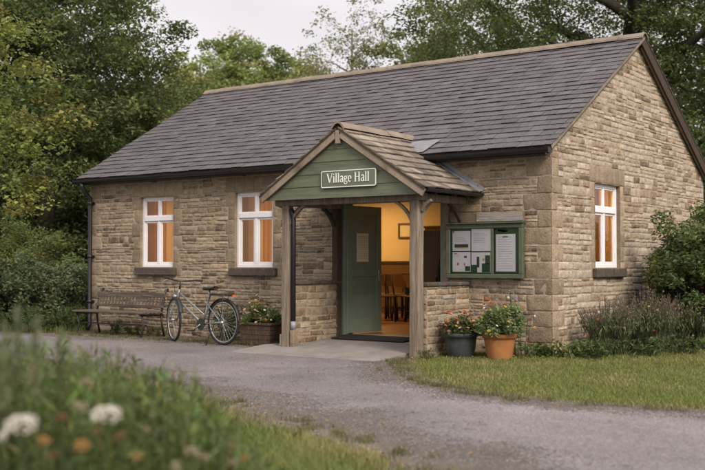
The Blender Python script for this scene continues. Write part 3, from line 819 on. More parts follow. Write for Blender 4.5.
# fascia and gutter along the front eave in two runs either side of the porch
fa = MB()
fa.box(RX0+.03, .0, -.175, -.150, 2.60, 2.66); fa.box(RX0+.03, .0, -.149, -.03, 2.60, 2.615); fa.build('fascia', M['black'], HALL)
def gutter(x0, x1):
    mb = MB(); n = 8; ro = .058; vs = []
    for xx in (x0, x1):
        for k in range(n+1):
            a = PI+PI*k/n; vs.append((xx, -.235+ro*math.cos(a), 2.672+ro*math.sin(a)))
        for k in range(n+1):
            a = 2*PI-PI*k/n; vs.append((xx, -.235+(ro-.006)*math.cos(a), 2.672+(ro-.006)*math.sin(a)))
    m_ = 2*(n+1); mb.add(vs, [(k, (k+1) % m_, m_+(k+1) % m_, m_+k) for k in range(m_)]+[tuple(range(m_)), tuple(range(m_, 2*m_))[::-1]], smooth=False)
    for xx in (x0, x1):
        sgn = 1 if xx == x1 else -1
        mb.box(min(xx, xx+.006*sgn), max(xx, xx+.006*sgn), -.296, -.174, 2.612, 2.682)
    x = x0+.3
    while x < x1: mb.box(x, x+.02, -.298, -.17, 2.66, 2.668); x += .9
    return mb.build('gutter', M['black'], HALL)
gutter(RX0-.02, PXC-.95); gutter(PXC+.62, RX1-.01)
dp = MB(); xx = LX+.06
dp.tube([(xx, -.235, 2.62), (xx, -.235, 2.56), (xx+.0, -.15, 2.44), (xx+.02, -.062, 2.36), (xx+.02, -.062, 2.2), (xx+.02, -.062, .12), (xx+.02, -.12, .03)], .037, 12)
for z in (2.25, 1.3, .5): dp.tube([(xx+.02, -.062, z), (xx+.02, -.062, z+.05)], .047, 12); dp.box(xx-.05, xx+.09, -.03, .0, z+.005, z+.045)
dp.build('downpipe', M['black'], HALL)

# ------------------------------------------------------------------ porch (part of the hall)
PY = -1.10; TY = -1.45; PTZ = 2.15; PAZ = 3.0; PHW = 1.33
PL, PR = -3.43, -1.30
GZ0 = slab_z(PY)
def porch_fn(side):
    L_ = math.hypot(PHW, PAZ-PTZ); c, sn = PHW/L_, (PAZ-PTZ)/L_
    def f(x, s, d=0, sgn=1):   # here x runs along the porch depth
        return Vector((PXC+side*(PHW-c*s+sn*d), x, PTZ+sn*s+c*d))
    return f, L_
def pcol():
    b_ = random.uniform(.7, 1.25); r = random.random()
    c = (.225, .175, .130) if r < .6 else ((.17, .135, .105) if r < .85 else (.27, .22, .165))
    return (c[0]*b_*.90, c[1]*b_*.95, c[2]*b_)
pr = MB()
for side in (-1, 1):
    f, L_ = porch_fn(side)
    yb = .0
    # deck: lower part ends at wall, upper part runs into the main roof
    def y_end(z): return -.006 if z < 2.64 else max(-.006, RY-(RZ-z)/SL)
    for s0, s1 in ((0, L_*.62), (L_*.62, L_)):
        pass
    ns = 12
    for i in range(ns):
        s0, s1 = L_*i/ns, L_*(i+1)/ns
        e0 = y_end(f(0, s0).z); e1 = y_end(f(0, s1).z)
        A = [f(TY+.02, s0, -.004), f(e0, s0, -.004), f(e1, s1, -.004), f(TY+.02, s1, -.004)]
        B = [f(TY+.02, s0, -.035), f(e0, s0, -.035), f(e1, s1, -.035), f(TY+.02, s1, -.035)]
        fs = [(0, 1, 2, 3), (7, 6, 5, 4), (4, 0, 3, 7)]
        if i == 0: fs.append((4, 5, 1, 0))
        if side < 0: fs = [q[::-1] for q in fs]
        pr.add(A+B, fs)
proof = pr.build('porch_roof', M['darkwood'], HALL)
for side in (-1, 1):
    f, L_ = porch_fn(side)
    def cut(y, s, f=f): 
        z = f(0, s).z+.03
        return y > (0 if z < 2.66 else RY-(RZ-z)/SL)
    mb = MB(); rows = 9; expo = L_/rows
    for r in range(rows):
        s0 = r*expo-.01; s1 = min(L_, s0+expo*1.4); y = TY
        zz = f(0, s0+expo*.5).z; ye = -.004 if zz < 2.60 else max(0, RY-(RZ-zz-.0)/SL)
        if r % 2: y -= .12
        while y < ye-.01:
            w_ = random.uniform(.17, .30); a, b_ = max(y, TY-random.uniform(0, .012)), min(y+w_, ye)
            if ye-b_ < .06: b_ = ye
            y = b_
            if b_-a < .02: continue
            g = .003; lift = .03+random.uniform(-.004, .006); th = .017; j = random.uniform(-.012, .012)
            A = [f(a+g, s0+j, lift), f(b_-g, s0+j*.4, lift), f(b_-g, s1, .004), f(a+g, s1, .004)]
            B = [f(a+g, s0+j, lift-th), f(b_-g, s0+j*.4, lift-th), f(b_-g, s1, .004-th), f(a+g, s1, .004-th)]
            fs = [(0, 1, 2, 3), (4, 5, 1, 0), (5, 6, 2, 1), (7, 4, 0, 3)]
            if side < 0: fs = [q[::-1] for q in fs]
            mb.add(A+B, fs, pcol())
    mb.build('tiles', M['porch_slate'], proof)
# porch ridge tiles
rt = MB(); y = TY-.01; yend = RY-(RZ-PAZ)/SL+.05
while y < yend-.01:
    w_ = min(.36, yend-y); j = random.uniform(-.005, .006)
    prof = [(-.12, -.055), (-.10, -.025), (-.045, .03), (0, .042), (.045, .03), (.10, -.025), (.12, -.055)]
    vs = [(PXC+a, yy, PAZ+.025+z+j) for yy in (y+.002, y+w_-.002) for a, z in prof]; n = 7
    vs += [(PXC+a*.85, yy, PAZ+.0+z+j) for yy in (y+.002, y+w_-.002) for a, z in prof]
    rt.add(vs, [(i, i+1, n+i+1, n+i)[::-1] for i in range(6)]+[(2*n+i, i, i+1, 2*n+i+1) for i in range(6)])
    y += w_
rt.build('ridge_tiles', M['ridge'], proof)
# bargeboards
for side in (-1, 1):
    f, L_ = porch_fn(side)
    mb = MB(); mb.beam(f(TY+.012, -.035, -.06), f(TY+.012, L_-.006, -.06), .028, .092, up=(0, 0, 1)); 
    mb.build('bargeboard', M['barge'], HALL)
    mb = MB(); mb.beam(f(TY-.004, -.03, -.012), f(TY-.004, L_, -.012), .02, .022); mb.build('verge_trim', M['darkwood'], proof)
    # soffit boards under rafters and purlins
    mb = MB()
    for yy in (-1.05, -.55, -.06): mb.beam(f(yy, .02, -.07), f(yy, L_-.02, -.07), .06, .07)
    mb.build('rafters', M['darkwood'], HALL)
    mb = MB(); x = PXC+side*(PHW+.02)
    n = 8; ro = .043; vs = []
    for yy in (TY+.03, -.01):
        for k in range(n+1):
            a = PI+PI*k/n; vs.append((x+ro*math.cos(a), yy, PTZ-.01+ro*math.sin(a)))
        for k in range(n+1):
            a = 2*PI-PI*k/n; vs.append((x+(ro-.005)*math.cos(a), yy, PTZ-.01+(ro-.005)*math.sin(a)))
    m_ = 2*(n+1); mb.add(vs, [(k, (k+1) % m_, m_+(k+1) % m_, m_+k) for k in range(m_)]+[tuple(range(m_)), tuple(range(m_, 2*m_))[::-1]])
    mb.build('porch_gutter', M['black'], HALL)
fin = MB(); fin.box(PXC-.03, PXC+.03, TY-.012, TY+.03, PAZ-.22, PAZ-.045); fin.build('finial_block', M['barge'], HALL)
# green boarded gable panel, horizontal boards
gp = MB(); z = 2.07; zb_ = z
yfront = TY+.055
nb = 5; hh = (PAZ-.12-z)/nb
for i in range(nb):
    z0 = 2.07+i*hh; z1 = z0+hh-.0025
    def hw(z_): return max(.01, PHW*(PAZ-.075-z_)/(PAZ-PTZ))
    a0, a1 = hw(z0), hw(z1); d = .012
    vs = [(PXC-a0, yfront, z0), (PXC+a0, yfront, z0), (PXC+a1, yfront+.008, z1), (PXC-a1, yfront+.008, z1),
          (PXC-a0, yfront+.03, z0), (PXC+a0, yfront+.03, z0), (PXC+a1, yfront+.03, z1), (PXC-a1, yfront+.03, z1)]
    gp.add(vs, [(0, 1, 2, 3), (4, 5, 1, 0)[::-1], (3, 2, 6, 7), (5, 4, 7, 6)])
gp.add([(PXC-PHW*.9, yfront+.026, 2.16), (PXC+PHW*.9, yfront+.026, 2.16), (PXC, yfront+.026, PAZ-.09)], [(0, 1, 2)])
gp.build('gable_boards', M['green'], HALL)
# beams: front tie, side plates, rear
tb = MB(); tb.box(PXC-1.24, PXC+1.20, TY+.20, TY+.31, 2.0, 2.10, bev=.008); tb.build('tie_beam', M['wood'], HALL)
for x in (PL, PR):
    mb = MB(); mb.box(x-.055, x+.055, TY+.312, -.002, 2.0, 2.10, bev=.006); mb.build('side_beam', M['wood'], HALL)
# ceiling boards of the porch
cb = MB(); cb.box(PL+.056, PR-.056, TY+.315, -.004, 2.085, 2.10); cb.build('porch_ceiling', M['palewood'], HALL)
# posts
def post(x, y, w_, z0, z1, m, lean=0):
    bm = bmesh.new(); n = 12; mb = MB(); vs = []
    for i in range(n+1):
        z = z0+(z1-z0)*i/n; k = w_/2*(1+.05*nz(z*2, x))*(1.10 if i == 0 else 1)
        ox, oy = .008*nz(z*1.5, x, 1), .008*nz(z*1.5, x, 4); c = k*.8
        for sx, sy in ((-c, -k), (c, -k), (k, -c), (k, c), (c, k), (-c, k), (-k, c), (-k, -c)): vs.append((x+ox+sx, y+oy+sy, z))
    fs = [(i*8+k, i*8+(k+1) % 8, (i+1)*8+(k+1) % 8, (i+1)*8+k) for i in range(n) for k in range(8)]
    mb.add(vs, fs); return mb.build('porch_post', m, HALL)
PYF = PY-.09
post(PL+.0, PYF, .125, GZ0-.08, 2.0, M['wood']); post(PR-.01, PYF, .14, GZ0-.08, 2.0, M['wood'])
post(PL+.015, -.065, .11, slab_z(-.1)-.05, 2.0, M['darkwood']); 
# padstone by left post
mb = MB(); mb.box(PL-.10, PL-.068, PYF-.06, PYF+.06, -.02, .22, (.2, .16, .11), .01); mb.box(PL+.072, PL+.145, PYF-.045, PYF+.06, -.02, .28, (.22, .17, .115), .012); mb.build('post_base', M['dressed'], HALL)
for f_ in mb.t: pass
bpy.context.view_layer.update()
# curved braces
def brace(p, dx, dy, m=M['wood'], r=.25, th=.036):
    mb = MB(); pts = []
    for i in range(7):
        t = i/6; a = t*PI/2
        ex = 1-math.cos(a); ez = math.sin(a)
        # concave curve from post (down) to beam (out)
        pts.append(Vector(p)+Vector((dx*r*(t*.55+.45*ex*1.0), dy*r*(t*.55+.45*ex), -r+r*(t*.6+.4*ez))))
    for a, b_ in zip(pts[:-1], pts[1:]): mb.beam(a, b_+(b_-a)*.12, th, .048, up=(dy, dx, .001) if dx else (1, 0, .001))
    return mb.build('brace', m, HALL)
ztop = 2.0
brace((PL+.06, PYF, ztop), 1, 0); brace((PR-.08, PYF, ztop), -1, 0); brace((PL-.0, PYF+.06, ztop), 0, 1); brace((PR+.0, PYF+.08, ztop), 0, 1)
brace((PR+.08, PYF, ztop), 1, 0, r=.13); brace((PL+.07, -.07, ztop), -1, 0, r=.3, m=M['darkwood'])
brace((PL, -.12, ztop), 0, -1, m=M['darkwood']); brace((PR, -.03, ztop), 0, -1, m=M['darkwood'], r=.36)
# side dwarf walls with stone caps
def dwarf(x0, x1, y0, y1, ztop_, outs):
    mbc = MB(); mbc.box(x0, x1, y0, y1, -.1, ztop_); mbc.build('dwarf_wall', M['mortar'], HALL)
    for sgn, xx in ((1, x1), (-1, x0)):
        w_ = Wall((xx, 0, 0), (0, 1, 0), (sgn, 0, 0)); w_.rubble(y0, y1, -.02, ztop_, hmin=.05, hmax=.11, wmin=.12, wmax=.3); w_.mb.build('stonework', M['stone'], HALL)
    w_ = Wall((0, y0, 0), (1, 0, 0), (0, -1, 0)); w_.rubble(x0, x1, -.02, ztop_, hmin=.06, hmax=.12); w_.mb.build('stonework', M['stone'], HALL)
    mbc = MB(); y = y0-.02
    while y < y1-.01:
        q = min(y+random.uniform(.3, .5), y1)
        if y1-q < .12: q = y1
        mbc.box(x0-.03, x1+.03, y+.002, q-.002, ztop_+.001, ztop_+.05, bev=.01); y = q
    mbc.build('coping', M['sill'], HALL)
dwarf(PL-.09, PL+.045, PYF+.075, -.022, .90, 0)
dwarf(PR-.08, PR+.09, PYF+.09, -.022, .905, 0)
# porch downpipe beside the left post
dp = MB(); x = PL+.105
dp.tube([(PXC-PHW-.02, TY+.4, PTZ-.05), (PXC-PHW+.02, TY+.38, PTZ-.12), (x-.02, PYF-.01, 1.93), (x, PYF-.0, 1.86), (x, PYF, .3)], .034, 12)
dp.build('porch_downpipe', M['black'], HALL)
dp = MB(); dp.tube([(x, PYF, .29), (x, PYF, .40)], .038, 12); dp.build('pipe_collar', M['lead'], HALL)
# lead flashing: porch slope against wall, patch on main roof at ridge end
fl = MB(); f, L_ = porch_fn(1)
z_on = lambda s: f(0, s).z
sw = [s for s in np.linspace(-.02, L_*.70, 10)]
for a, b_ in zip(sw[:-1], sw[1:]):
    st = .004*random.random()
    A = [f(-.085, a, .036+st), f(-.085, b_, .036+st), f(-.014, b_, .045+st), f(-.014, a, .045+st)]
    fl.add(A, [(0, 1, 2, 3)]); B = [f(-.0145, a, .045+st), f(-.0145, b_, .045+st), f(-.0145, b_, .085+st*4), f(-.0145, a, .085+st*4)]; fl.add(B, [(0, 1, 2, 3)])
    C_ = [f(-.085, a, .022), f(-.085, b_, .022), f(-.085, b_, .036+st), f(-.085, a, .036+st)]; fl.add(C_, [(0, 1, 2, 3)])
fl.build('flashing', M['lead'], HALL)
mb = MB()
def mr(x, s, d): return slope_pt(x, s, d)
n = 6
for i in range(n):
    for j in range(4):
        def pt(i, j):
            x = PXC+.04+ .50*i/n + .10*j/4; s = .0+.40*j/4+.02*(i/n); return mr(x+.01*nz(i, j), s, .034+.012*nz(i*1.3, j*1.7, 3))
        mb.add([pt(i, j), pt(i+1, j), pt(i+1, j+1), pt(i, j+1)], [(0, 1, 2, 3)], smooth=True)
        mb.add([mr(PXC+.04, .03, .0), mr(PXC+.4, .05, .0), pt(n, 0), pt(0, 0)], [(0, 1, 2, 3)]) if i == 0 and j == 0 else None
mb.build('flashing', mat('pale_lead_sheet', (.17, .17, .175), .65, .3, n_scale=8, n_amt=.3, bump=.5, b_scale=12), HALL)

# doorway: green frame, open leaf hinged at the left
fr = MB(); fr.box(DX0, DX0+.06, .02, .14, .14, DZ, bev=.005); fr.box(DX1-.06, DX1, .02, .14, .14, DZ, bev=.005); fr.box(DX0+.06, DX1-.06, .02, .14, DZ-.06, DZ, bev=.005)
dfr = fr.build('door_frame', M['doorgreen'], HALL)
th = MB(); th.box(DX0, DX1, .02, T+.0, .02, .15, bev=.006); th.build('threshold', M['slab'], HALL)
# reveal stones of the doorway
rv = MB(); rv.box(DX1, DX1+.1, -.02, .019, .0, DZ, dcol(), .006); rv.box(DX1+.001, DX1+.02, .141, T, .15, DZ); rv.build('door_reveal', M['dressed'], HALL)
def leaf_door(hx, hy, ang, wd):
    mb = MB(); H = DZ-.075; z0 = .165; t = .045
    def B(a0, a1, zz0, zz1, d0, d1): mb.box(a0, a1, d0, d1, zz0, zz1, bev=.004)
    s = .105
    B(0, s, z0, H, 0, t); B(wd-s, wd, z0, H, 0, t); B(s, wd-s, H-.12, H, 0, t); B(s, wd-s, z0, z0+.2, 0, t); B(s, wd-s, 1.0, 1.13, 0, t)
    B(s-.005, wd-s+.005, z0+.19, 1.01, .014, t-.014); B(s-.005, wd-s+.005, 1.12, H-.11, .014, t-.014)
    B(s, s+.02, z0+.2, 1.0, .006, .016); B(wd-s-.02, wd-s, z0+.2, 1.0, .006, .016)
    o = mb.build('door', M['doorgreen'], HALL); o.location = (hx, hy, 0); o.rotation_euler = (0, 0, ang)
    hb = MB(); hb.tube([(wd-.05, -.002, 1.02), (wd-.05, -.05, 1.02)], .011, 8); hb.tube([(wd-.05, -.05, 1.02), (wd-.16, -.055, 1.02)], .009, 8); hb.box(wd-.075, wd-.03, -.006, -.0005, .94, 1.1, bev=.002)
    hb.build('handle', M['chrome'], o)
    return o
DANG = R_(85)
door = leaf_door(DX0+.065, .09, DANG, .80)

# interior: room shell (parts of the hall) and an added lamp baffle
IX0, IX1, IY0, IY1, IZ = LX+T, -T, T, DEP-T-.005, 2.62
core('interior_floor', [(IX0, IX1, IY0, IY1, .05, .15)], m=M['floor_in'])
core('interior_ceiling', [(IX0, IX1, IY0, IY1, 2.60, 2.63)], m=M['ceil'])
core('interior_wall', [(IX0, IX1, IY1-.03, IY1-.002, .15, 2.60)], m=M['plaster'])
core('interior_wall', [(IX0, IX0+.02, IY0+.02, IY1-.03, .15, 2.60)], m=M['plaster'])
core('interior_wall', [(IX1-.02, IX1, GY+GW+.02, IY1-.03, .15, 2.60), (IX1-.02, IX1, IY0+.02, GY-.02, .15, 2.60), (IX1-.02, IX1, GY-.02, GY+GW+.02, .15, ZB-.02), (IX1-.02, IX1, GY-.02, GY+GW+.02, ZT+.02, 2.6)], m=M['plaster'])
core('lamp_baffle', [(-1.58, -1.52, T+.002, 2.9, .151, 2.598)], m=M['plaster'])  # added, out of view: blocks the gable lamp from the open door
core('dado_panel', [(IX0+.02, IX1-.02, IY1-.05, IY1-.031, .15, 1.2)], m=M['dado'])
core('dado_rail', [(IX0+.02, IX1-.02, IY1-.075, IY1-.0315, 1.2, 1.25)], m=M['darkwood'])
# warm lamps in the room
LAMP = (1, .57, .165)
dif = emit_mat('lamp_diffuser', (1, .80, .48), 5)
for i, (x, y, e) in enumerate(((-7.2, 1.7, 27), (-5.1, 1.8, 24), (-6.5, 4.9, 19), (-2.4, 3.2, 5), (-1.0, 1.8, 27), (-7.4, 4.2, 22))):
    r = empty('ceiling_light', (x, y, 2.6), ['strip light on the ceiling inside the left front window', 'glowing strip light seen through the window nearest the porch', 'strip light at the back of the hall behind the chairs', 'strip light just inside the open doorway', 'strip light inside the gable end window', 'strip light in the far rear corner of the hall'][i], 'ceiling light', 'strip lights inside the hall')
    mb = MB(); mb.box(-.45, .45, -.05, .05, -.03, -.001, bev=.004); mb.build('housing', M['white'], r)
    mb = MB(); mb.box(-.43, .43, -.04, .04, -.075, -.031, bev=.012); mb.build('diffuser', dif, r)
    ld = bpy.data.lights.new('lamp', 'AREA'); ld.shape = 'RECTANGLE'; ld.size = .86; ld.size_y = .1; ld.energy = e; ld.color = LAMP
    lo = bpy.data.objects.new('lamp', ld); COL.objects.link(lo); lo.parent = r; lo.location = (0, 0, -.085)

# curtains
def curtain(p, u, w_, z0, z1, m, label, group='curtains at the hall windows'):
    n = 28; P_ = Vector(p); U = Vector(u); Nn = Vector((-U.y, U.x, 0)); vs = []; sd_ = random.random()*9
    for z in (z0, (z0+z1)/2, z1):
        for i in range(n+1):
            t = i/n; vs.append(P_+U*(w_*t)+Nn*(.032*math.sin(t*PI*2*w_/.085+sd_)+.012*math.sin(t*PI*2*w_/.05+sd_)+.008*nz(t*9, z))+Vector((0, 0, z)))
    fs = [(j*(n+1)+i, j*(n+1)+i+1, (j+1)*(n+1)+i+1, (j+1)*(n+1)+i) for j in range(2) for i in range(n)]
    mb = MB(); mb.add(vs, fs, smooth=True); o = mb.build('curtain', m); o.location = (0, 0, 0)
    return tag(o, label, 'curtain', group)
cz0, cz1 = 1.0, 2.45
curtain((W1-.12, T+.06, 0), (1, 0, 0), .36, cz0, cz1, M['curtain_o'], 'orange curtain on the left side of the leftmost front window')
curtain((W1+.34, T+.09, 0), (1, 0, 0), .50, cz0, cz1, M['curtain_o'], 'orange curtain on the right side of the leftmost front window')
curtain((W2-.10, T+.06, 0), (1, 0, 0), .20, cz0, cz1, M['curtain_c'], 'cream curtain at the left of the window next to the porch')
curtain((W2+.24, T+.09, 0), (1, 0, 0), .30, cz0, cz1, M['curtain_o'], 'orange curtain at the right of the window next to the porch')
curtain((-T-.06, GY-.05, 0), (0, 1, 0), .60, cz0, cz1, M['curtain_o'], 'orange curtain on the left side of the gable window')
curtain((-T-.09, GY+.62, 0), (0, 1, 0), .40, cz0, cz1, M['curtain_c'], 'cream curtain on the right side of the gable window')

# picture frame on the back wall
pf = empty('framed_picture', (-6.02, IY1-.035, 1.88), 'small brown framed notice on the lit back wall seen through the doorway', 'picture')
mb = MB()
for (a, b_, c, d_) in ((-.21, .21, .12, .16), (-.21, .21, -.16, -.12), (-.21, -.17, -.12, .12), (.17, .21, -.12, .12)): mb.box(a, b_, -.03, 0, c, d_, bev=.004)
mb.build('frame', M['dado'], pf); mb = MB(); mb.box(-.17, .17, -.012, -.002, -.12, .12); mb.build('print', M['papercream'], pf)

# stacking chairs inside
def make_chair():
    r = empty('chair', (0, 0, .15), '', 'chair', 'chairs inside the hall')
    mb = MB(); mb.box(-.21, .21, -.21, .21, .44, .475, bev=.012); mb.build('seat', M['chairwood'], r)
    mb = MB(); n = 8; vs = []
    for d_ in (0, .015):
        for z in (.62, .85):
            for i in range(n+1):
                t = i/n*2-1; vs.append((t*.2, .2+.035*(1-t*t)+d_+(z-.62)*.12, z))
    w_ = n+1; fs = []
    for i in range(n):
        fs += [(i, i+1, w_+i+1, w_+i), (2*w_+i, 3*w_+i, 3*w_+i+1, 2*w_+i+1), (w_+i, w_+i+1, 3*w_+i+1, 3*w_+i), (i, 2*w_+i, 2*w_+i+1, i+1)]
    mb.add(vs, fs); mb.build('backrest', M['chairwood'], r)
    for sx in (-1, 1):
        mb = MB(); mb.tube([(sx*.19, -.21, 0), (sx*.19, -.18, .44)], .016, 8); mb.build('leg', M['iron'], r)
        mb = MB(); mb.tube([(sx*.19, .24, 0), (sx*.19, .18, .44), (sx*.19, .22, .64), (sx*.19, .245, .84)], .016, 8); mb.build('leg', M['iron'], r)
    for yy in (-.2, .21): mb = MB(); mb.tube([(-.19, yy, .2), (.19, yy, .2)], .009, 6); mb.build('stretcher', M['iron'], r)
    return r
spots = [(-5.15, 4.2, 200, 'brown backed chair nearest the open green door'), (-4.62, 3.75, 165, 'brown backed chair in the middle of the doorway view'),
         (-5.35, 5.0, 30, 'chair behind the front ones by the back wall'), (-4.15, 3.45, 150, 'chair half hidden by the right porch post'), (-4.85, 4.6, 185, 'chair against the back wall below the framed notice'), (-5.55, 4.45, 170, 'chair just showing past the edge of the open door'), (-4.85, 3.3, 120, 'chair turned sideways at the front of the group'), (-4.72, 4.25, 200, 'chair in the second row right behind the middle chair'), (-5.25, 3.85, 150, 'chair turned slightly between the door edge and the middle chair'), (-4.45, 4.6, 10, 'chair facing away near the cupboard')]
c0 = make_chair()
for i, (x, y, a, lb) in enumerate(spots):
    c = c0 if i == 0 else copy_tree(c0)
    c.location = (x, y, .15); c.rotation_euler = (0, 0, R_(a)); c['label'] = lb
cb = empty('cupboard', (-4.72, 5.35, .15), 'tall brown cupboard at the back of the hall right of the framed notice', 'cupboard')
mb = MB(); mb.box(-.42, .42, -.22, .22, .08, 1.75, bev=.008); mb.box(-.44, .44, -.24, .23, 1.751, 1.79, bev=.006); mb.box(-.40, .40, -.2, .2, 0, .079); mb.build('carcass', M['dado'], cb)
for sx_ in (-1, 1):
    mb = MB(); mb.box(min(sx_*.01, sx_*.41), max(sx_*.01, sx_*.41), -.238, -.222, .12, 1.71, bev=.004); d_ = mb.build('door', M['dado'], cb)
    mb = MB(); mb.tube([(sx_*.05, -.26, .9), (sx_*.05, -.26, 1.02)], .008, 6); mb.build('handle', M['chrome'], d_)
# coat stand with dark coat
o = None
for i, (x, y, w_, lb) in enumerate(((-6.9, 2.4, .9, 'folding table inside behind the left window'), (-4.9, 2.2, .8, 'folding table inside behind the window next to the porch'))):
    tb_ = empty('folding_table', (x, y, .15), lb, 'table', 'tables inside the hall'); mb = MB(); mb.box(-w_/2, w_/2, -.3, .3, .70, .73, bev=.005); mb.build('tabletop', M['chairwood'], tb_)
    for sx_ in (-1, 1):
        for sy_ in (-1, 1): mb = MB(); mb.tube([(sx_*(w_/2-.06), sy_*.25, 0), (sx_*(w_/2-.06), sy_*.25, .70)], .014, 6); mb.build('leg', M['iron'], tb_)
ORD = ['bottom chair', 'second chair from the bottom', 'third chair from the bottom', 'fourth chair from the bottom', 'middle chair', 'fourth chair from the top', 'third chair from the top', 'second chair from the top', 'top chair']
for i in range(9):
    c = copy_tree(c0); c.location = (-2.74+.012*i, 1.42+.01*i, .15+.088*i); c.rotation_euler = (0, 0, R_(196+random.uniform(-2, 2)))
    c['label'] = ORD[i]+' of the tall stack just inside the doorway'; c['group'] = 'chairs stacked inside the doorway'

# ------------------------------------------------------------------ sign, notice board, notices, door mat
sg = empty('sign_board', (-2.22, yfront-.005, 2.315), 'green name sign reading Village Hall on the porch gable', 'sign')
def rrect(w_, h, r, y, n=6):
    pts = []
    for cx, cz, a0 in ((w_/2-r, h/2-r, 0), (-w_/2+r, h/2-r, 90), (-w_/2+r, -h/2+r, 180), (w_/2-r, -h/2+r, 270)):
        for i in range(n+1): a = R_(a0+90*i/n); pts.append((cx+r*math.cos(a), y, cz+r*math.sin(a)))
    return pts
SW, SH = .90, .235
SCX = -.0
def plate(w_, h, r, y0, y1):
    mb = MB(); A = rrect(w_, h, r, y0); B = rrect(w_, h, r, y1); n = len(A)
    mb.add(A+B, [tuple(range(n))[::-1], tuple(range(n, 2*n))]+[(i, (i+1) % n, n+(i+1) % n, n+i) for i in range(n)]); return mb
plate(SW, SH, .03, -.02, 0).build('board', M['signgreen'], sg)
mb = MB(); A = rrect(SW-.012, SH-.012, .026, -.024); B = rrect(SW-.034, SH-.034, .016, -.024); n = len(A); mb.add(A+B, [(i, (i+1) % n, n+(i+1) % n, n+i)[::-1] for i in range(n)])
A2 = rrect(SW-.012, SH-.012, .026, -.019); mb.add(A+A2, [(i, (i+1) % n, n+(i+1) % n, n+i) for i in range(n)])
mb.build('border', M['signwhite'], sg)

# serif lettering drawn as strokes: (polyline, widths)
def glyph(ch):
    T_ = .13; t_ = .055   # thick, thin stem widths, in units of cap height 1
    S = []
    def st(pts, w_): S.append((pts, w_))
    if ch == 'V':
        st([(.06, 1), (.36, 0)], T_); st([(.70, 1), (.38, 0)], t_); st([(-.02, 1), (.2, 1)], .04); st([(.56, 1), (.8, 1)], .04); return S, .76
    if ch == 'i':
        st([(.12, .66), (.12, 0)], T_*.9); st([(.0, .66), (.12, .66)], .04); st([(0, 0), (.25, 0)], .04); st([(.07, .9), (.17, .9)], .11); return S, .27
    if ch == 'l':
        st([(.12, 1.02), (.12, 0)], T_*.9); st([(.0, 1.02), (.12, 1.02)], .04); st([(0, 0), (.25, 0)], .04); return S, .27
    if ch == 'a':
        st([(.08, .56), (.16, .66), (.28, .66), (.36, .56), (.36, .06), (.46, 0)], T_*.85)
        st([(.36, .38), (.14, .32), (.06, .2), (.08, .06), (.18, 0), (.36, .10)], .09); return S, .48
    if ch == 'g':
        c = [(.22+.15*math.cos(R_(a)), .46+.18*math.sin(R_(a))) for a in range(0, 361, 30)]; st(c, .09); st([(.34, .58), (.46, .66)], .06)
        st([(.12, .3), (.08, .16), (.2, .09), (.38, .06), (.44, -.08), (.34, -.22), (.14, -.24), (.04, -.14), (.12, .06)], .075); return S, .48
    if ch == 'e':
        c = [(.24+.18*math.cos(R_(a)), .33+.32*math.sin(R_(a))) for a in range(5, 325, 25)]; st(c, .10); st([(.08, .36), (.42, .36)], .05); return S, .48
    if ch == 'H':
        st([(.14, 1), (.14, 0)], T_); st([(.62, 1), (.62, 0)], T_); st([(.14, .52), (.62, .52)], .06)
        for x in (.14, .62): st([(x-.13, 1), (x+.13, 1)], .04); st([(x-.13, 0), (x+.13, 0)], .04)
        return S, .80
    return S, .28
def stroke_mesh(mb, pts, w_, ox, oz, k, y, sx):
    P_ = [Vector((ox+p[0]*k*sx, oz+p[1]*k)) for p in pts]; wd = w_*k*.5; vs = []
    for i, p in enumerate(P_):
        d = (P_[min(i+1, len(P_)-1)]-P_[max(i-1, 0)]).normalized(); nn = Vector((-d.y, d.x))*wd
        for q in (p+nn, p-nn): vs += [(q.x, y, q.y), (q.x, y+.006, q.y)]
    fs = []
    for i in range(len(P_)-1):
        a = i*4; fs += [(a, a+4, a+6, a+2), (a, a+1, a+5, a+4), (a+2, a+6, a+7, a+3)]
    e = (len(P_)-1)*4; fs += [(0, 2, 3, 1), (e, e+1, e+3, e+2)]
    mb.add(vs, fs)
K = .118; text = 'Village Hall'; sx = 1.05
tw = sum(glyph(c)[1] for c in text)*K*sx + .04*K*len(text)
x = -tw/2
for c in text:
    S, adv = glyph(c)
    if S:
        mb = MB()
        for pi, (pts, w_) in enumerate(S): stroke_mesh(mb, pts, w_, x, -.045, K, -.0265-.0004*pi, sx)
        mb.build('letter', M['signwhite'], sg)
    x += (adv+.04)*K*sx

nb_ = empty('notice_board', (-.945, -.02, 1.365), 'green framed glazed notice board with papers on the wall right of the porch', 'notice board')
BW, BH = 1.16, .73
mb = MB(); f_ = .06
mb.box(-BW/2, BW/2, -.085, -.03, BH/2-f_, BH/2, bev=.008); mb.box(-BW/2, BW/2, -.085, -.03, -BH/2, -BH/2+f_, bev=.008)
mb.box(-BW/2, -BW/2+f_, -.083, -.03, -BH/2+f_, BH/2-f_, bev=.006); mb.box(BW/2-f_, BW/2, -.083, -.03, -BH/2+f_, BH/2-f_, bev=.006)
mb.box(.105, .145, -.075, -.03, -BH/2+f_, BH/2-f_, bev=.004)
mb.build('frame', M['framegreen'], nb_)
mb = MB(); mb.box(-BW/2+.01, BW/2-.01, -.035, .0, -BH/2+.01, BH/2-.01); mb.build('backing', M['inkgreen'], nb_)
mb = MB(); mb.box(-BW/2-.01, BW/2+.015, -.115, -.0, BH/2+.001, BH/2+.02, bev=.003); mb.build('drip_cap', M['framegreen'], nb_)
mb = MB(); mb.box(-BW/2+.05, BW/2+.0, -.05, -.0, BH/2+.022, BH/2+.15, bev=.006); hd = mb.build('header_board', mat('weathered_header_board', (.15, .115, .08), .85, .2, n_scale=6, n_amt=.3, bump=.5, b_scale=25, stretch=(1, 4, 4)), nb_)
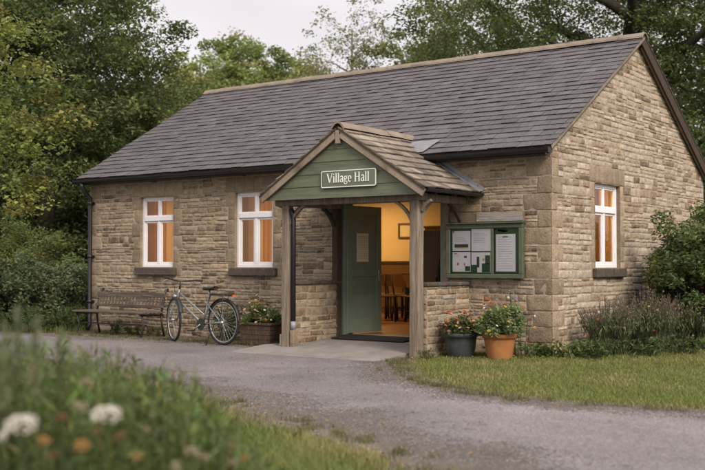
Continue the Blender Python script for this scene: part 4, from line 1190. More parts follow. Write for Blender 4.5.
mb = MB(); mb.box(-.12, BW/2-.012, -.060, -.0505, BH/2+.03, BH/2+.142, bev=.004); pp = mb.build('name_strip', M['palewood'], nb_)
mb = MB(); 
mb.add([(-.12, -.0607, BH/2+.045), (-.09, -.0607, BH/2+.03), (-.09, -.0607, BH/2+.06)], [(0, 1, 2)])
for zz, a, b_ in ((BH/2+.112, -.07, .10), (BH/2+.072, -.07, .06), (BH/2+.068, .14, .50)):
    x = a
    while x < b_: w_ = random.uniform(.01, .03); mb.box(x, x+w_, -.0622, -.0602, zz-.006, zz+.006); x += w_+.008
mb.build('worn_lettering', M['ink'], pp)
mb = MB(); mb.add([(-BW/2+f_, -.066, -BH/2+f_), (BW/2-f_, -.066, -BH/2+f_), (BW/2-f_, -.066, BH/2-f_), (-BW/2+f_, -.066, BH/2-f_)], [(0, 1, 2, 3)])
mb.build('glazing', M['board_glass'], nb_)
def sheet_of_paper(name, x0, x1, z0, z1, lines, label, deco=None, base='paper', rot=0):
    r = empty('notice', (-.945+(x0+x1)/2, -.0575, 1.365+(z0+z1)/2), label, 'notice', 'papers pinned in the notice board')
    w_, h = x1-x0, z1-z0
    mb = MB(); mb.box(-w_/2, w_/2, -.002, .0, -h/2, h/2); mb.build('sheet', M[base], r)
    mb = MB()
    for (lz, a, b_, th_) in lines:
        x = -w_/2+a*w_; e = -w_/2+b_*w_
        while x < e:
            q = min(e, x+random.uniform(.012, .04)); mb.box(x, q, -.0035, -.002, h/2-lz*h-th_, h/2-lz*h+th_); x = q+.005
    if lines: mb.build('print', M['ink'], r)
    for (mm, a, b_, c, d_) in deco or []:
        mb = MB(); mb.box(-w_/2+a*w_, -w_/2+b_*w_, -.0045, -.0036, h/2-d_*h, h/2-c*h); mb.build('graphic', M[mm], r)
    return r
xl = -BW/2+f_+.02
L8 = lambda n, a=.1, b_=.9, z0=.15, z1=.9: [(z0+(z1-z0)*i/max(1, n-1), a, b_*random.uniform(.75, 1), .0022) for i in range(n)]
sheet_of_paper('a', xl, xl+.28, .005, .275, L8(3, .15, .8, .34, .5), 'white poster with dark picture band, top left paper in the notice board', [('inkdark', .12, .88, .66, .82), ('inkyellow', .14, .86, .83, .87), ('inkorange', .03, .10, .0, .08), ('inkgreen', .0, 1, -.26, -.03), ('inkyellow', .06, .5, -.18, -.1)])
sheet_of_paper('b', xl+.295, xl+.60, .0, .30, L8(6, .1, .85, .2, .6), 'plain white typed sheet, top middle paper in the notice board')
sheet_of_paper('c', xl, xl+.28, -.275, -.01, L8(2, .1, .45, .12, .2), 'small white flyer with coloured spots, bottom left paper in the notice board', [('inkgreen', .7, .98, .72, .97), ('inkorange', .25, .36, .55, .68), ('inkdark', .65, .8, .2, .3), ('inkorange', .64, .7, .55, .7), ('inkorange', .1, .25, .06, .1)])
sheet_of_paper('d', xl+.295, xl+.585, -.285, -.015, [], 'white and dark green leaflet, bottom middle paper in the notice board', [('inkgreen', .0, .30, .62, 1), ('inkgreen', .28, .42, .22, .75), ('inkgreen', .55, .98, .55, .99), ('inkgreen', .72, .98, .15, .6), ('inkyellow', .58, .68, .3, .42)])
sheet_of_paper('e', .165, .455, -.27, .225, L8(14, .12, .9, .08, .92), 'tall white printed list, right hand paper in the notice board', [('inkgreen', 0, 1, -.17, -.02), ('inkorange', .1, .62, -.12, -.07), ('inkyellow', .3, .6, -.09, -.05), ('inkdark', .35, .62, .06, .09)])

# paper notice on the open door leaf
o = empty('notice', (0, 0, 0), 'pale paper notice pinned to the open green door', 'notice')
o.location = Vector((DX0+.065, .09, 0))+Vector((math.cos(DANG)*.36, math.sin(DANG)*.36, 1.44))+Vector((math.sin(DANG), -math.cos(DANG), 0))*-.0; o.rotation_euler = (0, 0, DANG)
mb = MB(); mb.box(-.135, .135, .006, .0115, -.215, .215); mb.build('sheet', M['papercream'], o)
mb = MB()
for i in range(11):
    z = .17-.033*i; x = -.1
    while x < .1: q = x+random.uniform(.01, .035); mb.box(x, min(q, .11), .0045, .006, z-.004, z+.004); x = q+.01
mb.build('print', M['ink'], o)

mb = MB(); mb.box(-.62, .62, -.2, .2, 0, .02, bev=.004); o = mb.build('door_mat', M['mat']); o.location = (-2.62, -.24, .135); o.rotation_euler = (R_(4.0), 0, 0)
tag(o, 'dark bristle door mat lying at the lit threshold', 'door mat')

# ------------------------------------------------------------------ bench
def bench():
    r = empty('park_bench', (-7.58, -.38, 0), 'old dark slatted bench standing against the wall below the left window', 'bench')
    W2_ = .83
    for sx in (-1, 1):
        x = sx*(W2_-.04); mb = MB()
        mb.tube([(x, -.42, 0), (x, -.36, .18), (x, -.40, .36)], [.020, .016, .018], 8); mb.build('leg', M['iron'], r)
        mb = MB(); mb.tube([(x, .09, 0), (x, .04, .2), (x, .02, .37)], [.020, .016, .018], 8); mb.build('leg', M['iron'], r)
        mb = MB(); mb.beam((x, -.44, .365), (x, .06, .35), .035, .03)
        mb.tube([(x, .02, .35), (x, .05, .5), (x, .10, .70), (x, .13, .755), (x, .165, .765), (x, .175, .74)], [.02, .02, .02, .022, .022, .016], 8)
        mb.build('end_frame', M['iron'], r)
    mb = MB()
    for i in range(5): mb.box(-W2_-.03, W2_+.03, -.46+i*.095, -.46+i*.095+.078, .383, .413, bev=.006)
    mb.build('seat', M['benchwood'], r)
    mb = MB()
    def back(z): return .03+(z-.4)*.23
    for z, h in ((.675, .085), (.49, .05)): 
        y = back(z); mb.box(-W2_+.0, W2_-.0, y-.035, y-.008, z-h/2, z+h/2, bev=.006)
    n = 19
    for i in range(n):
        x = -W2_+.09+(2*W2_-.18)*i/(n-1); mb.beam((x, back(.51)-.02, .515), (x, back(.63)-.02, .632), .036, .018, up=(0, 1, 0))
    mb.build('backrest', M['benchwood'], r)
    mb = MB(); mb.beam((-W2_+.04, -.3, .2), (W2_-.04, -.3, .2), .02, .025); mb.build('stretcher', M['iron'], r)
    return r
bench()

# ------------------------------------------------------------------ bicycle, facing left (-x), front wheel turned towards the viewer
def bicycle():
    r = empty('bicycle', (-5.24, -1.10, .006), 'silver grey step-through bicycle with rear rack parked facing the bench', 'bicycle')
    RW = .335
    rc = Vector((.57, 0, RW)); fc = Vector((-.565, 0, RW))
    def wheel(name_c, c, ang):
        e = MB(); n = 40
        rimv = []
        def ring(mb, rad, tr, ns=8):
            vs = []
            for i in range(n):
                a = 2*PI*i/n
                for k in range(ns):
                    b_ = 2*PI*k/ns; rr = rad+tr*math.cos(b_); vs.append((rr*math.cos(a), tr*math.sin(b_), rr*math.sin(a)))
            mb.add(vs, [(i*ns+k, i*ns+(k+1) % ns, ((i+1) % n)*ns+(k+1) % ns, ((i+1) % n)*ns+k) for i in range(n) for k in range(ns)], smooth=True)
        ring(e, RW-.019, .019); w_ = e.build('wheel', M['rubber'], r); w_.location = c; w_.rotation_euler = (0, 0, ang)
        e = MB(); ring(e, RW-.043, .010, 6); e.build('rim', M['chrome'], w_)
        e = MB()
        for i in range(28):
            a = 2*PI*i/28; b_ = a+(.25 if i % 2 else -.25); s_ = .02 if i % 4 < 2 else -.02
            e.tube([(.02*math.cos(b_*1.0), s_, .02*math.sin(b_)), ((RW-.045)*math.cos(a), 0, (RW-.045)*math.sin(a))], .0016, 4, caps=False)
        e.build('spokes', M['chrome'], w_)
        e = MB(); e.tube([(0, -.05, 0), (0, .05, 0)], .018, 10); e.build('hub', M['chrome'], w_)
        # mudguard
        return w_
    wheel('r', rc, 0)
    SA = R_(-22)
    bb_ = Vector((.12, 0, .29)); st = Vector((.235, 0, .60)); sd_ = Vector((.27, 0, .80))
    ht = Vector((-.43, 0, .78)); hb = Vector((-.468, 0, .62))
    mb = MB()
    mb.tube([hb+(ht-hb)*-.1, ht+(ht-hb)*.15], .019, 10)
    mb.tube([hb.lerp(ht, .15), bb_], .017, 10); mb.tube([hb.lerp(ht, .85), Vector((.165, 0, .42))], .014, 10)
    mb.tube([bb_, st], .016, 10)
    for s_ in (-1, 1):
        mb.tube([bb_+Vector((0, s_*.02, 0)), rc+Vector((0, s_*.055, 0))], .010, 8); mb.tube([st+Vector((0, s_*.015, -.01)), rc+Vector((0, s_*.055, 0))], .009, 8)
    mb.tube([bb_+Vector((0, -.035, 0)), bb_+Vector((0, .035, 0))], .024, 10)
    mb.build('frame', M['steel'], r)
    # steering assembly
    axis = (ht-hb).normalized(); pivot = hb
    Rm = Matrix.Translation(pivot) @ Matrix.Rotation(SA, 4, axis) @ Matrix.Translation(-pivot)
    fw = wheel('f', Rm @ fc, SA)
    mb = MB()
    cr = hb-axis*.03
    for s_ in (-1, 1):
        mb.tube([Rm @ (cr+Vector((0, 0, 0))), Rm @ (cr+Vector((0, s_*.05, -.02))), Rm @ (cr.lerp(fc, .6)+Vector((-.0, s_*.055, 0))), Rm @ (fc+Vector((0, s_*.055, 0)))], [.014, .013, .011, .009], 8)
    mb.build('fork', M['steel'], r)
    mb = MB(); top = ht+axis*.13; mb.tube([ht, top, top+Vector((-.06, 0, .02))], .012, 8)
    hbp = [(.13, -.29, .045), (.04, -.24, .05), (-.06, -.12, .035), (-.06, 0, .02), (-.06, .12, .035), (.04, .24, .05), (.13, .29, .045)]
    mb.tube([Rm @ (top+Vector(p)) for p in hbp], .011, 8); mb.build('handlebar', M['iron'], r)
    for s_ in (-1, 1):
        mb = MB(); mb.tube([Rm @ (top+Vector((.03, s_*.245, .05))), Rm @ (top+Vector((.14, s_*.295, .045)))], .016, 8); mb.build('grip', M['rubber'], r)
        mb = MB(); mb.tube([Rm @ (top+Vector((.0, s_*.2, .035))), Rm @ (top+Vector((-.05, s_*.25, .0))), Rm @ (top+Vector((.03, s_*.29, -.005)))], .005, 6); mb.build('brake_lever', M['chrome'], r)
    mb = MB(); mb.tube([Rm @ (top+Vector((-.05, .05, .02))), Rm @ (top+Vector((-.14, .05, -.10))), Rm @ (fc+Vector((-.0, .03, .38)))], .003, 5); mb.tube([Rm @ (top+Vector((-.05, -.1, .02))), Rm @ (top+Vector((-.13, -.03, -.14))), hb+Vector((.03, -.02, -.02)), bb_+Vector((-.1, -.02, .05))], .003, 5); mb.build('cables', M['iron'], r)
    # saddle
    mb = MB(); mb.tube([st, sd_], .012, 8); mb.build('seat_post', M['chrome'], r)
    mb = MB(); pts = [(-.14, .020), (-.08, .028), (0, .050), (.06, .082), (.11, .085), (.135, .06)]; n = 10; vs = []
    for px_, hw_ in pts:
        for k in range(n):
            a = 2*PI*k/n; vs.append((sd_.x+px_, hw_*math.cos(a), sd_.z+.02+.026*math.sin(a)+(.012 if px_ > .08 else 0)))
    mb.add(vs, [(i*n+k, i*n+(k+1) % n, (i+1)*n+(k+1) % n, (i+1)*n+k) for i in range(len(pts)-1) for k in range(n)]+[tuple(range(n)), tuple(range((len(pts)-1)*n, len(pts)*n))[::-1]], smooth=True)
    mb.build('saddle', M['rubber'], r)
    # rack
    mb = MB()
    for s_ in (-1, 1):
        mb.tube([(.30, s_*.05, .735), (.78, s_*.05, .735)], .006, 6); mb.tube([(.62, s_*.055, .735), rc+Vector((0, s_*.065, .02))], .005, 6)
    for x in (.34, .45, .56, .67, .76): mb.box(x, x+.03, -.055, .055, .731, .741)
    mb.box(.3, .78, -.045, .045, .742, .752, bev=.003)
    mb.tube([(.30, 0, .735), st+Vector((.01, 0, .04))], .006, 6); mb.build('rack', M['iron'], r)
    # mudguards
    def guard(c, a0, a1, Rx=None):
        mb = MB(); n = 16; vs = []
        for i in range(n+1):
            a = R_(a0+(a1-a0)*i/n)
            for y, k in ((-.028, RW+.010), (-.014, RW+.020), (.014, RW+.020), (.028, RW+.010)):
                p = c+Vector((k*math.cos(a), y, k*math.sin(a))); vs.append(Rx @ p if Rx else p)
        mb.add(vs, [(i*4+k, i*4+k+1, (i+1)*4+k+1, (i+1)*4+k) for i in range(n) for k in range(3)], smooth=True)
        o = mb.build('mudguard', M['iron'], r); return o
    guard(rc, 5, 150); guard(fc, 20, 115, Rm)
    mb = MB(); n = 24
    cv = [(bb_.x+.085*math.cos(2*PI*k/n), -.045, bb_.z+.085*math.sin(2*PI*k/n)) for k in range(n)]+[(bb_.x+.085*math.cos(2*PI*k/n), -.049, bb_.z+.085*math.sin(2*PI*k/n)) for k in range(n)]
    mb.add(cv, [tuple(range(n)), tuple(range(n, 2*n))[::-1]]+[(k, (k+1) % n, n+(k+1) % n, n+k) for k in range(n)]); mb.build('chainring', M['iron'], r)
    mb = MB(); mb.tube([bb_+Vector((0, -.047, .083)), rc+Vector((0, -.047, .035))], .005, 5); mb.tube([bb_+Vector((0, -.047, -.083)), rc+Vector((0, -.047, -.035))], .005, 5); mb.build('chain', M['iron'], r)
    for s_, a in ((-1, 215), (1, 35)):
        e = bb_+Vector((.165*math.cos(R_(a)), s_*.07, .165*math.sin(R_(a)))); mb = MB(); mb.tube([bb_+Vector((0, s_*.055, 0)), e], .009, 6); c_ = mb.build('crank', M['chrome'], r)
        mb = MB(); mb.box(e.x-.04, e.x+.04, min(e.y, e.y+s_*.09), max(e.y, e.y+s_*.09), e.z-.01, e.z+.012, bev=.003); mb.build('pedal', M['iron'], c_)
    mb = MB(); mb.tube([(.42, -.03, .33), (.40, -.19, .0)], .008, 6); mb.build('kickstand', M['iron'], r)
    mb = MB(); lp = Rm @ (hb+Vector((-.08, 0, .07))); mb.tube([lp+Vector((.03, 0, 0)), lp, lp+Vector((-.03, -.02, 0))], [.012, .032, .034], 10); mb.build('headlight', M['chrome'], r)
    mb = MB(); mb.box(.782, .80, -.03, .03, .71, .74); mb.build('reflector', M['inkorange'], r)
    r.rotation_euler = (0, R_(0), R_(-5))
    return r
bicycle()

# ------------------------------------------------------------------ pots and plants
def flower_mesh(kind='open', r=.02, n=7, col=(.7, .7, .7), cen=(.6, .4, .05)):
    mb = MB()
    for ring in range(2):
        for k in range(n):
            a = 2*PI*(k+.5*ring)/n; rr = r*(1-.3*ring); z = .15*r*(1+ring); w_ = PI/n*1.15
            v = [(0, 0, .0), (rr*.7*math.cos(a-w_*.8), rr*.7*math.sin(a-w_*.8), z+.1*r), (rr*math.cos(a), rr*math.sin(a), z+.05*r), (rr*.7*math.cos(a+w_*.8), rr*.7*math.sin(a+w_*.8), z+.1*r)]
            k_ = random.uniform(.8, 1.15); mb.add(v, [(0, 1, 2, 3)], tuple(c*k_ for c in col))
    mb.lathe([(r*.28, .1*r), (r*.26, .3*r), (r*.12, .42*r), (0.0001, .45*r)], n=8, tint=cen)
    return mb
FM = {}
def flower_obj(key, parent, loc, rot=(0, 0, 0), s=1):
    if key not in FM:
        col, cen, r, n = {'orange': ((.60, .14, .02), (.3, .1, .02), .024, 7), 'white': ((.68, .66, .62), (.6, .45, .1), .022, 8), 'pink': ((.60, .36, .32), (.5, .3, .1), .022, 7),
                          'rust': ((.33, .07, .025), (.2, .05, .02), .024, 7), 'yellow': ((.6, .36, .04), (.4, .2, .02), .02, 7), 'lilac': ((.45, .38, .48), (.4, .3, .2), .024, 7)}[key]
        mb = flower_mesh('o', r, n, col, cen); o = mb.build('flower', M['petal'], parent); FM[key] = o.data
    else: o = link(bpy.data.objects.new('flower', FM[key]), parent)
    o.location = loc; o.rotation_euler = rot; o.scale = (s, s, s); return o

def pot_plant(loc, label, rx, h, n_leaf, leaf, col, fl, base_h=0, group='flowering plants in the containers', top_flat=.8, sparse=False, spill=.25):
    r = empty('flowering_plant', loc, label, 'plant', group)
    n_cl = 60; d = unit(rng.normal(size=(n_cl, 3))); d[:, 2] = np.abs(d[:, 2])*1.0-spill*.6*(rng.uniform(size=n_cl) < .3)
    rad = rng.uniform(.45, 1, n_cl)[:, None]
    cc = d*rad*np.array([rx, rx, h])*.86; cc[:, 2] = np.maximum(cc[:, 2]+.03, -.08*h/.3)
    P_, idx = clump_cloud(cc, np.full(n_cl, rx*.24), n_leaf//n_cl, .7, .5)
    leaves('foliage', P_, leaf, jitter_tint(col, len(P_), group=idx, val=.3, gval=.25), M['leaf'], r, aspect=.55, up=.6)
    mb = MB()
    for c in cc[::2]:
        mb.tube([(c[0]*.15, c[1]*.15, -.05), (c[0]*.5, c[1]*.5, c[2]*.6), tuple(c)], [.005, .004, .002], 5, caps=False, tint=(.06, .08, .03))
    mb.build('stems', M['leaf'], r)
    for key, cnt in fl:
        for i in range(cnt):
            a = random.uniform(-PI, PI); a = a if random.random() < .35 else random.uniform(-PI*.95, .15*PI)   # more blooms on the open side, away from the wall
            el_ = random.uniform(.05, 1.3); p = Vector((math.cos(a)*math.cos(el_)*rx, math.sin(a)*math.cos(el_)*rx, math.sin(el_)*h))*random.uniform(.92, 1.12)
            flower_obj(key, r, p+Vector((0, 0, .03)), (random.uniform(.2, .9)*-math.sin(a)*-1, random.uniform(.2, .9)*math.cos(a), random.uniform(0, 6)), random.uniform(.75, 1.25))
    return r

# dark glazed pot
pt = empty('flower_pot', (-.90, -.79, 0), 'dark grey glazed pot standing by the porch post on the grass', 'flower pot', 'pots beside the porch')
mb = MB(); mb.lathe([(.0, .01), (.14, .0), (.155, .012), (.16, .02), (.185, .10), (.200, .20), (.205, .262), (.222, .266), (.226, .30), (.218, .318), (.200, .318), (.192, .27), (.0, .268)], n=36); mb.build('body', M['darkpot'], pt)
mb = MB(); mb.lathe([(.0001, .0), (.16, 0.0), (.165, .012), (.14, .014), (.0001, .013)], n=30); mb.build('saucer', M['darkpot'], pt)
mb = MB(); mb.lathe([(.0001, .292), (.1, .296), (.198, .285)], n=24); mb.build('soil', M['soil'], pt)
pot_plant((-.90, -.79, .30), 'sparse orange and lilac pansies in the dark grey pot', .30, .27, 2800, .035, (.10, .11, .04), [('orange', 13), ('rust', 9), ('lilac', 5), ('pink', 9), ('yellow', 9)])
pt = empty('flower_pot', (-.41, -.66, 0), 'orange terracotta pot to the right of the dark grey pot', 'flower pot', 'pots beside the porch')
mb = MB(); mb.lathe([(.0, .0), (.150, .0), (.155, .01), (.195, .235), (.198, .262), (.218, .265), (.222, .312), (.214, .318), (.196, .318), (.185, .26), (.0, .26)], n=36); mb.build('body', M['terracotta'], pt)
mb = MB(); mb.lathe([(.0001, .29), (.1, .294), (.194, .28)], n=24); mb.build('soil', M['soil'], pt)
pot_plant((-.41, -.66, .31), 'full bushy green plant with few orange blooms in the terracotta pot', .42, .40, 8000, .042, (.18, .22, .09), [('yellow', 20), ('orange', 8), ('white', 7)], spill=.5)
# wooden tub left of the porch
pt = empty('planter_box', (-4.20, -.80, 0), 'old dark wooden box planter beside the left porch post', 'planter')
def taper(mb, x, y, z0, z1, k0=.90):
    vs = [(sx*x*k, sy*y*k, z) for z, k in ((z0, k0), (z1, 1)) for sx, sy in ((-1, -1), (1, -1), (1, 1), (-1, 1))]
    mb.add(vs, [(3, 2, 1, 0)]+[(i, (i+1) % 4, 4+(i+1) % 4, 4+i) for i in range(4)])
mb = MB()
for i in range(4): z = .03+i*.07; k = .90+.10*i/4; taper(mb, .295*(k+.025), .20*(k+.025), z, z+.066, k/(k+.025))
mb.build('box', M['tub'], pt)
mb = MB()
for (x0_, x1_, y0_, y1_) in ((-.325, .325, -.225, -.175), (-.325, .325, .175, .225), (-.325, -.275, -.174, .174), (.275, .325, -.174, .174)): mb.box(x0_, x1_, y0_, y1_, .312, .345, bev=.005)
mb.build('rim', M['tub'], pt)
for sx_ in (-1, 1): mb = MB(); mb.box(sx_*.22-.03, sx_*.22+.03, -.17, .17, 0, .029); mb.build('foot', M['tub'], pt)
mb = MB(); mb.box(-.274, .274, -.174, .174, .27, .30); mb.build('soil', M['soil'], pt)
pot_plant((-4.20, -.80, .31), 'loose flowers in white, pink and orange in the wooden box planter', .38, .38, 4200, .04, (.13, .16, .05), [('white', 14), ('pink', 11), ('orange', 7), ('yellow', 8)], spill=.5)

# small weeds and wall plants: individuals
def herb(name, loc, label, cat, n_st, h, spread, leaf, col, per=40, group=None, flower=None, fl_n=0, up=.4, aspect=.4, stem_c=(.07, .09, .03), tipcol=None):
    r = empty(name, loc, label, cat, group)
    mb = MB(); C_ = []; G_ = []
    tips = []
    for k in range(n_st):
        a = random.uniform(0, 2*PI); rr = spread*math.sqrt(random.random()); hh = h*random.uniform(.6, 1.1)
        b0 = Vector((rr*.45*math.cos(a), rr*.45*math.sin(a), 0)); tp = Vector((rr*math.cos(a)+random.uniform(-.04, .04), rr*math.sin(a)+random.uniform(-.04, .04), hh))
        mid = b0.lerp(tp, .5)+Vector((0, 0, hh*.08)); mb.tube([b0, mid, tp], [.004, .0035, .002], 4, caps=False, tint=stem_c); tips.append(tp)
        for i in range(per):
            t = random.uniform(.05, 1); p = b0.lerp(mid, t*2) if t < .5 else mid.lerp(tp, t*2-1)
            C_.append(p+Vector((random.gauss(0, 1), random.gauss(0, 1), random.gauss(0, .6)))*leaf*.6); G_.append(k)
    leaves('foliage', np.array([tuple(c) for c in C_]), leaf, jitter_tint(col, len(C_), group=np.array(G_)), M['leaf'], r, aspect=aspect, up=up)
    mb.build('stems', M['leaf'], r)
    if flower:
        for i in range(fl_n):
            tp = random.choice(tips); flower_obj(random.choice(flower), r, tp+Vector((random.uniform(-.03, .03), random.uniform(-.03, .03), random.uniform(-.1, .02))), (random.uniform(-.8, .8), random.uniform(-.8, .8), 0), random.uniform(.6, 1))
    return r
herb('wall_plant', (-5.38, -.35, 0), 'leafy green plant growing at the wall behind the bicycle frame', 'plant', 16, .55, .30, .06, (.05, .08, .025), 40, flower=['orange'], fl_n=3)
herb('wall_plant', (-4.9, -.3, 0), 'low plant at the wall behind the rear bicycle wheel', 'plant', 12, .34, .25, .05, (.06, .07, .03), 30, flower=['rust', 'orange'], fl_n=6)
herb('weed_clump', (-7.4, -.28, 0), 'yellow green weeds growing under the middle of the bench', 'weeds', 14, .20, .34, .05, (.12, .13, .035), 24)
herb('weed_clump', (-6.9, -.30, 0), 'small weeds under the right end of the bench', 'weeds', 10, .16, .22, .04, (.10, .11, .035), 20)
herb('weed_clump', (-8.1, -.2, 0), 'weeds by the downpipe at the left end of the bench', 'weeds', 10, .25, .22, .05, (.08, .11, .03), 24)
herb('pale_flower_plant', (-.30, -.28, 0), 'tall thin plant with pale blooms behind the terracotta pot', 'plant', 9, .78, .2, .03, (.09, .11, .04), 14, flower=['white', 'pink'], fl_n=14)
herb('pale_flower_plant', (-4.05, -.45, 0), 'tall thin plant with pale blooms behind the wooden box planter', 'plant', 7, .82, .18, .03, (.09, .11, .04), 12, flower=['pink', 'white'], fl_n=10)
herb('weed_clump', (-.08, -.22, 0), 'broad leaved weeds at the foot of the stone corner', 'weeds', 12, .18, .3, .07, (.09, .13, .035), 16, aspect=.6)
herb('weed_clump', (.28, -.02, 0), 'pale broad leaved weeds on the right side of the corner', 'weeds', 12, .2, .26, .075, (.13, .16, .05), 14, aspect=.65)
herb('weed_clump', (-.66, -.42, 0), 'low weeds between the two pots', 'weeds', 8, .14, .2, .05, (.07, .09, .03), 14)
herb('weed_clump', (-3.74, -1.02, 0), 'tiny weeds between the box planter and the porch paving', 'weeds', 8, .08, .14, .03, (.09, .11, .03), 12)
herb('weed_clump', (-1.12, -1.3, 0), 'weeds round the foot of the right porch post', 'weeds', 12, .13, .24, .035, (.10, .12, .035), 14)

# lavender along the gable foot
def lavender(loc, label, rx, h, n=170):
    r = empty('lavender_bush', loc, label, 'lavender', 'lavender along the gable wall')
    P_ = []; T_ = []; mb = MB(); sp = []; spt = []; fl = []
    bl = rng.normal(size=(n*11, 2))*rx*.30
    for k in range(n):
        a = random.uniform(0, 2*PI); rr = math.sqrt(random.random()); b0 = Vector((rr*rx*.45*math.cos(a), rr*rx*.45*math.sin(a), 0))
        hh = h*random.uniform(.65, 1.08)*(1-.22*rr*rr); tp = Vector((rr*rx*1.05*math.cos(a), rr*rx*1.05*math.sin(a), hh))
        mid = b0.lerp(tp, .55)+Vector((0, 0, .05)); mb.tube([b0, mid, tp], [.0035, .003, .0018], 4, caps=False, tint=(.10, .105, .06))
        for i in range(9): p = mid.lerp(tp, .55+.45*i/8*1.0); sp.append(p+Vector((random.gauss(0, .006), random.gauss(0, .006), 0))); spt.append(random.choice([(.17, .115, .115), (.20, .14, .12), (.14, .11, .08), (.13, .12, .07)]))
        for i in range(22):
            t = random.uniform(0, .8); p = b0.lerp(mid, t*1.2) if t < .5 else mid.lerp(tp, (t-.5)*1.6); P_.append(tuple(p+Vector((random.gauss(0, .03), random.gauss(0, .03), random.gauss(0, .02)))))
    leaves('foliage', P_, .085, jitter_tint((.115, .135, .06), len(P_), val=.4), M['leaf'], r, aspect=.16, up=0, dirs=np.tile([0, 0, 1.6], (len(P_), 1)))
    leaves('flower_spikes', [tuple(p) for p in sp], .022, jitter_tint(np.array(spt), len(sp)), M['petal'], r, aspect=.7, up=0)
    mb.build('stems', M['leaf'], r)
    for i in range(5):
        a = random.uniform(-PI, 0); flower_obj(random.choice(['rust', 'pink', 'orange']), r, Vector((rx*.8*math.cos(a), rx*.8*math.sin(a), h*random.uniform(.3, .8))), (random.uniform(.3, 1.2), 0, 0), .8)
    return r
lavender((.52, .62, 0), 'purple spiked lavender clump nearest the stone corner', .40, .72)
lavender((.78, 1.25, 0), 'tall lavender clump below the middle of the gable window', .48, .84, 200)
lavender((.82, 1.95, 0), 'lavender clump below the right side of the gable window', .46, .78, 180)
lavender((1.2, 2.35, 0), 'lavender clump in front of the rounded shrub', .38, .66, 130)
# broad leaved ground plants before the lavender
for i, (x, y, lb) in enumerate(((.62, .02, 'low green leaves in front of the lavender by the corner'), (1.0, .72, 'low strappy leaves in front of the middle lavender'), (1.25, 1.35, 'low green leaves in front of the right lavender'))):
    herb('border_plant', (x, y, 0), lb, 'plant', 16, .24, .34, .085, (.07, .10, .03), 14, 'low border plants at the lavender foot', aspect=.3)

# bushes
def bush(name, loc, label, rx, ry, h, n_cl, per, leaf, col, cl_r=.2, seed=1, group=None, cat='bush', aspect=.5, zmin=.12, noise_=.3):
    r = empty(name, loc, label, cat, group)
    cc = crown_centers(n_cl, (0, 0, h*.5), (rx, ry, h*.52), noise_, .5, seed); cc[:, 2] = np.maximum(cc[:, 2], zmin)
    P_, idx = clump_cloud(cc, cl_r*rng.uniform(.6, 1.25, n_cl), per, .7, .5)
    leaves('foliage', P_, leaf, jitter_tint(col, len(P_), group=idx, gval=.28), M['leaf'], r, aspect=aspect, up=.5)
    mb = MB()
    for c in cc[::2]:
        c = Vector(c); b0 = Vector((c.x*.12, c.y*.12, 0)); mb.tube([b0, b0.lerp(c, .5)+Vector((0, 0, .12*h)), c], [.018, .011, .004], 5, caps=False)
    mb.build('stems', M['barkdark'], r)
    return r
bush('rounded_shrub', (1.22, 3.0, 0), 'large rounded dark green shrub against the gable wall', 1.0, 1.05, 2.08, 380, 85, .075, (.10, .138, .045), .2, 3)
bush('rounded_shrub', (2.9, 4.6, 0), 'green shrub beyond the rounded one at the right edge', 1.1, 1.1, 2.1, 240, 70, .085, (.08, .115, .036), .24, 5)
bush('garden_shrub', px(50, 327, 19.3).to_2d().to_3d(), 'rounded dark leafy shrub left of the hall corner', .78, .8, 1.28, 200, 75, .07, (.115, .15, .07), .2, 8, 'shrubs left of the hall')
bush('garden_shrub', px(12, 325, 20.6).to_2d().to_3d(), 'taller yellow green feathery shrub behind the dark one', 1.0, 1.0, 1.95, 260, 80, .07, (.14, .165, .048), .24, 9, 'shrubs left of the hall', aspect=.35)
bush('garden_shrub', px(-40, 325, 19.5).to_2d().to_3d(), 'dark shrub at the left edge of the picture', 1.1, 1.0, 1.6, 200, 70, .075, (.07, .095, .033), .24, 10, 'shrubs left of the hall')
bush('garden_shrub', px(35, 322, 24.5).to_2d().to_3d(), 'dark green undergrowth bush behind the rounded shrub', 1.1, 1.0, 1.7, 200, 60, .09, (.06, .085, .028), .26, 12, 'shrubs left of the hall')
for i, (x, d, lb) in enumerate(((14, 18.6, 'grassy weed clump in front of the left shrubs'), (38, 18.2, 'weed clump at the foot of the dark shrub'), (66, 18.6, 'weed clump beside the downpipe corner'), (78, 20.5, 'tall grassy clump just behind the hall corner'))):
    p = px(x, 330, d); herb('weed_clump', (p.x, p.y, 0), lb, 'weeds', 24, .42, .42, .09, (.07, .10, .028), 22, aspect=.25)

# ------------------------------------------------------------------ trees
def base(x, d): p = px(x, 262, d); return (p.x, p.y, 0)
def ex(px_list, loc, dist):
    out = []
    for x, y in px_list: p = px(x, y, dist); out.append((p.x-loc[0], p.y-loc[1], p.z))
    return out
DARK = (.074, .096, .033); MID = (.118, .148, .050); OLIVE = (.205, .24, .068); YEL = (.125, .125, .028)
b0 = base(46, 25.5)
tree('broadleaf_tree', b0, 'large dark green tree rising left of the hall roof', 'tree', 11, .28, (0, 0, 5.6), (2.9, 2.9, 5.4), 480, .52, 175, .105, MID, M['barkdark'],
     'trees left of the hall', seed=2, extra=ex([(168, 42), (176, 30), (160, 52), (182, 28), (150, 20), (140, 70), (172, 62)], b0, 25.5), shell=.2, n_limb=12)
b0 = base(150, 29)
tree('broadleaf_tree', b0, 'mid green tree just behind the left roof slope', 'tree', 8, .2, (0, 0, 3.3), (2.2, 2.2, 2.9), 300, .48, 160, .105, (.125, .155, .048), M['barkdark'], 'trees left of the hall', seed=4, shell=.25, shape_noise=.2)
b0 = base(-70, 27)
tree('broadleaf_tree', b0, 'dark tree filling the left edge behind the yellow maple', 'tree', 11, .3, (0, 0, 5.5), (3.2, 3, 5.4), 380, .6, 130, .125, DARK, M['barkdark'], 'trees left of the hall', seed=6, shell=.2)
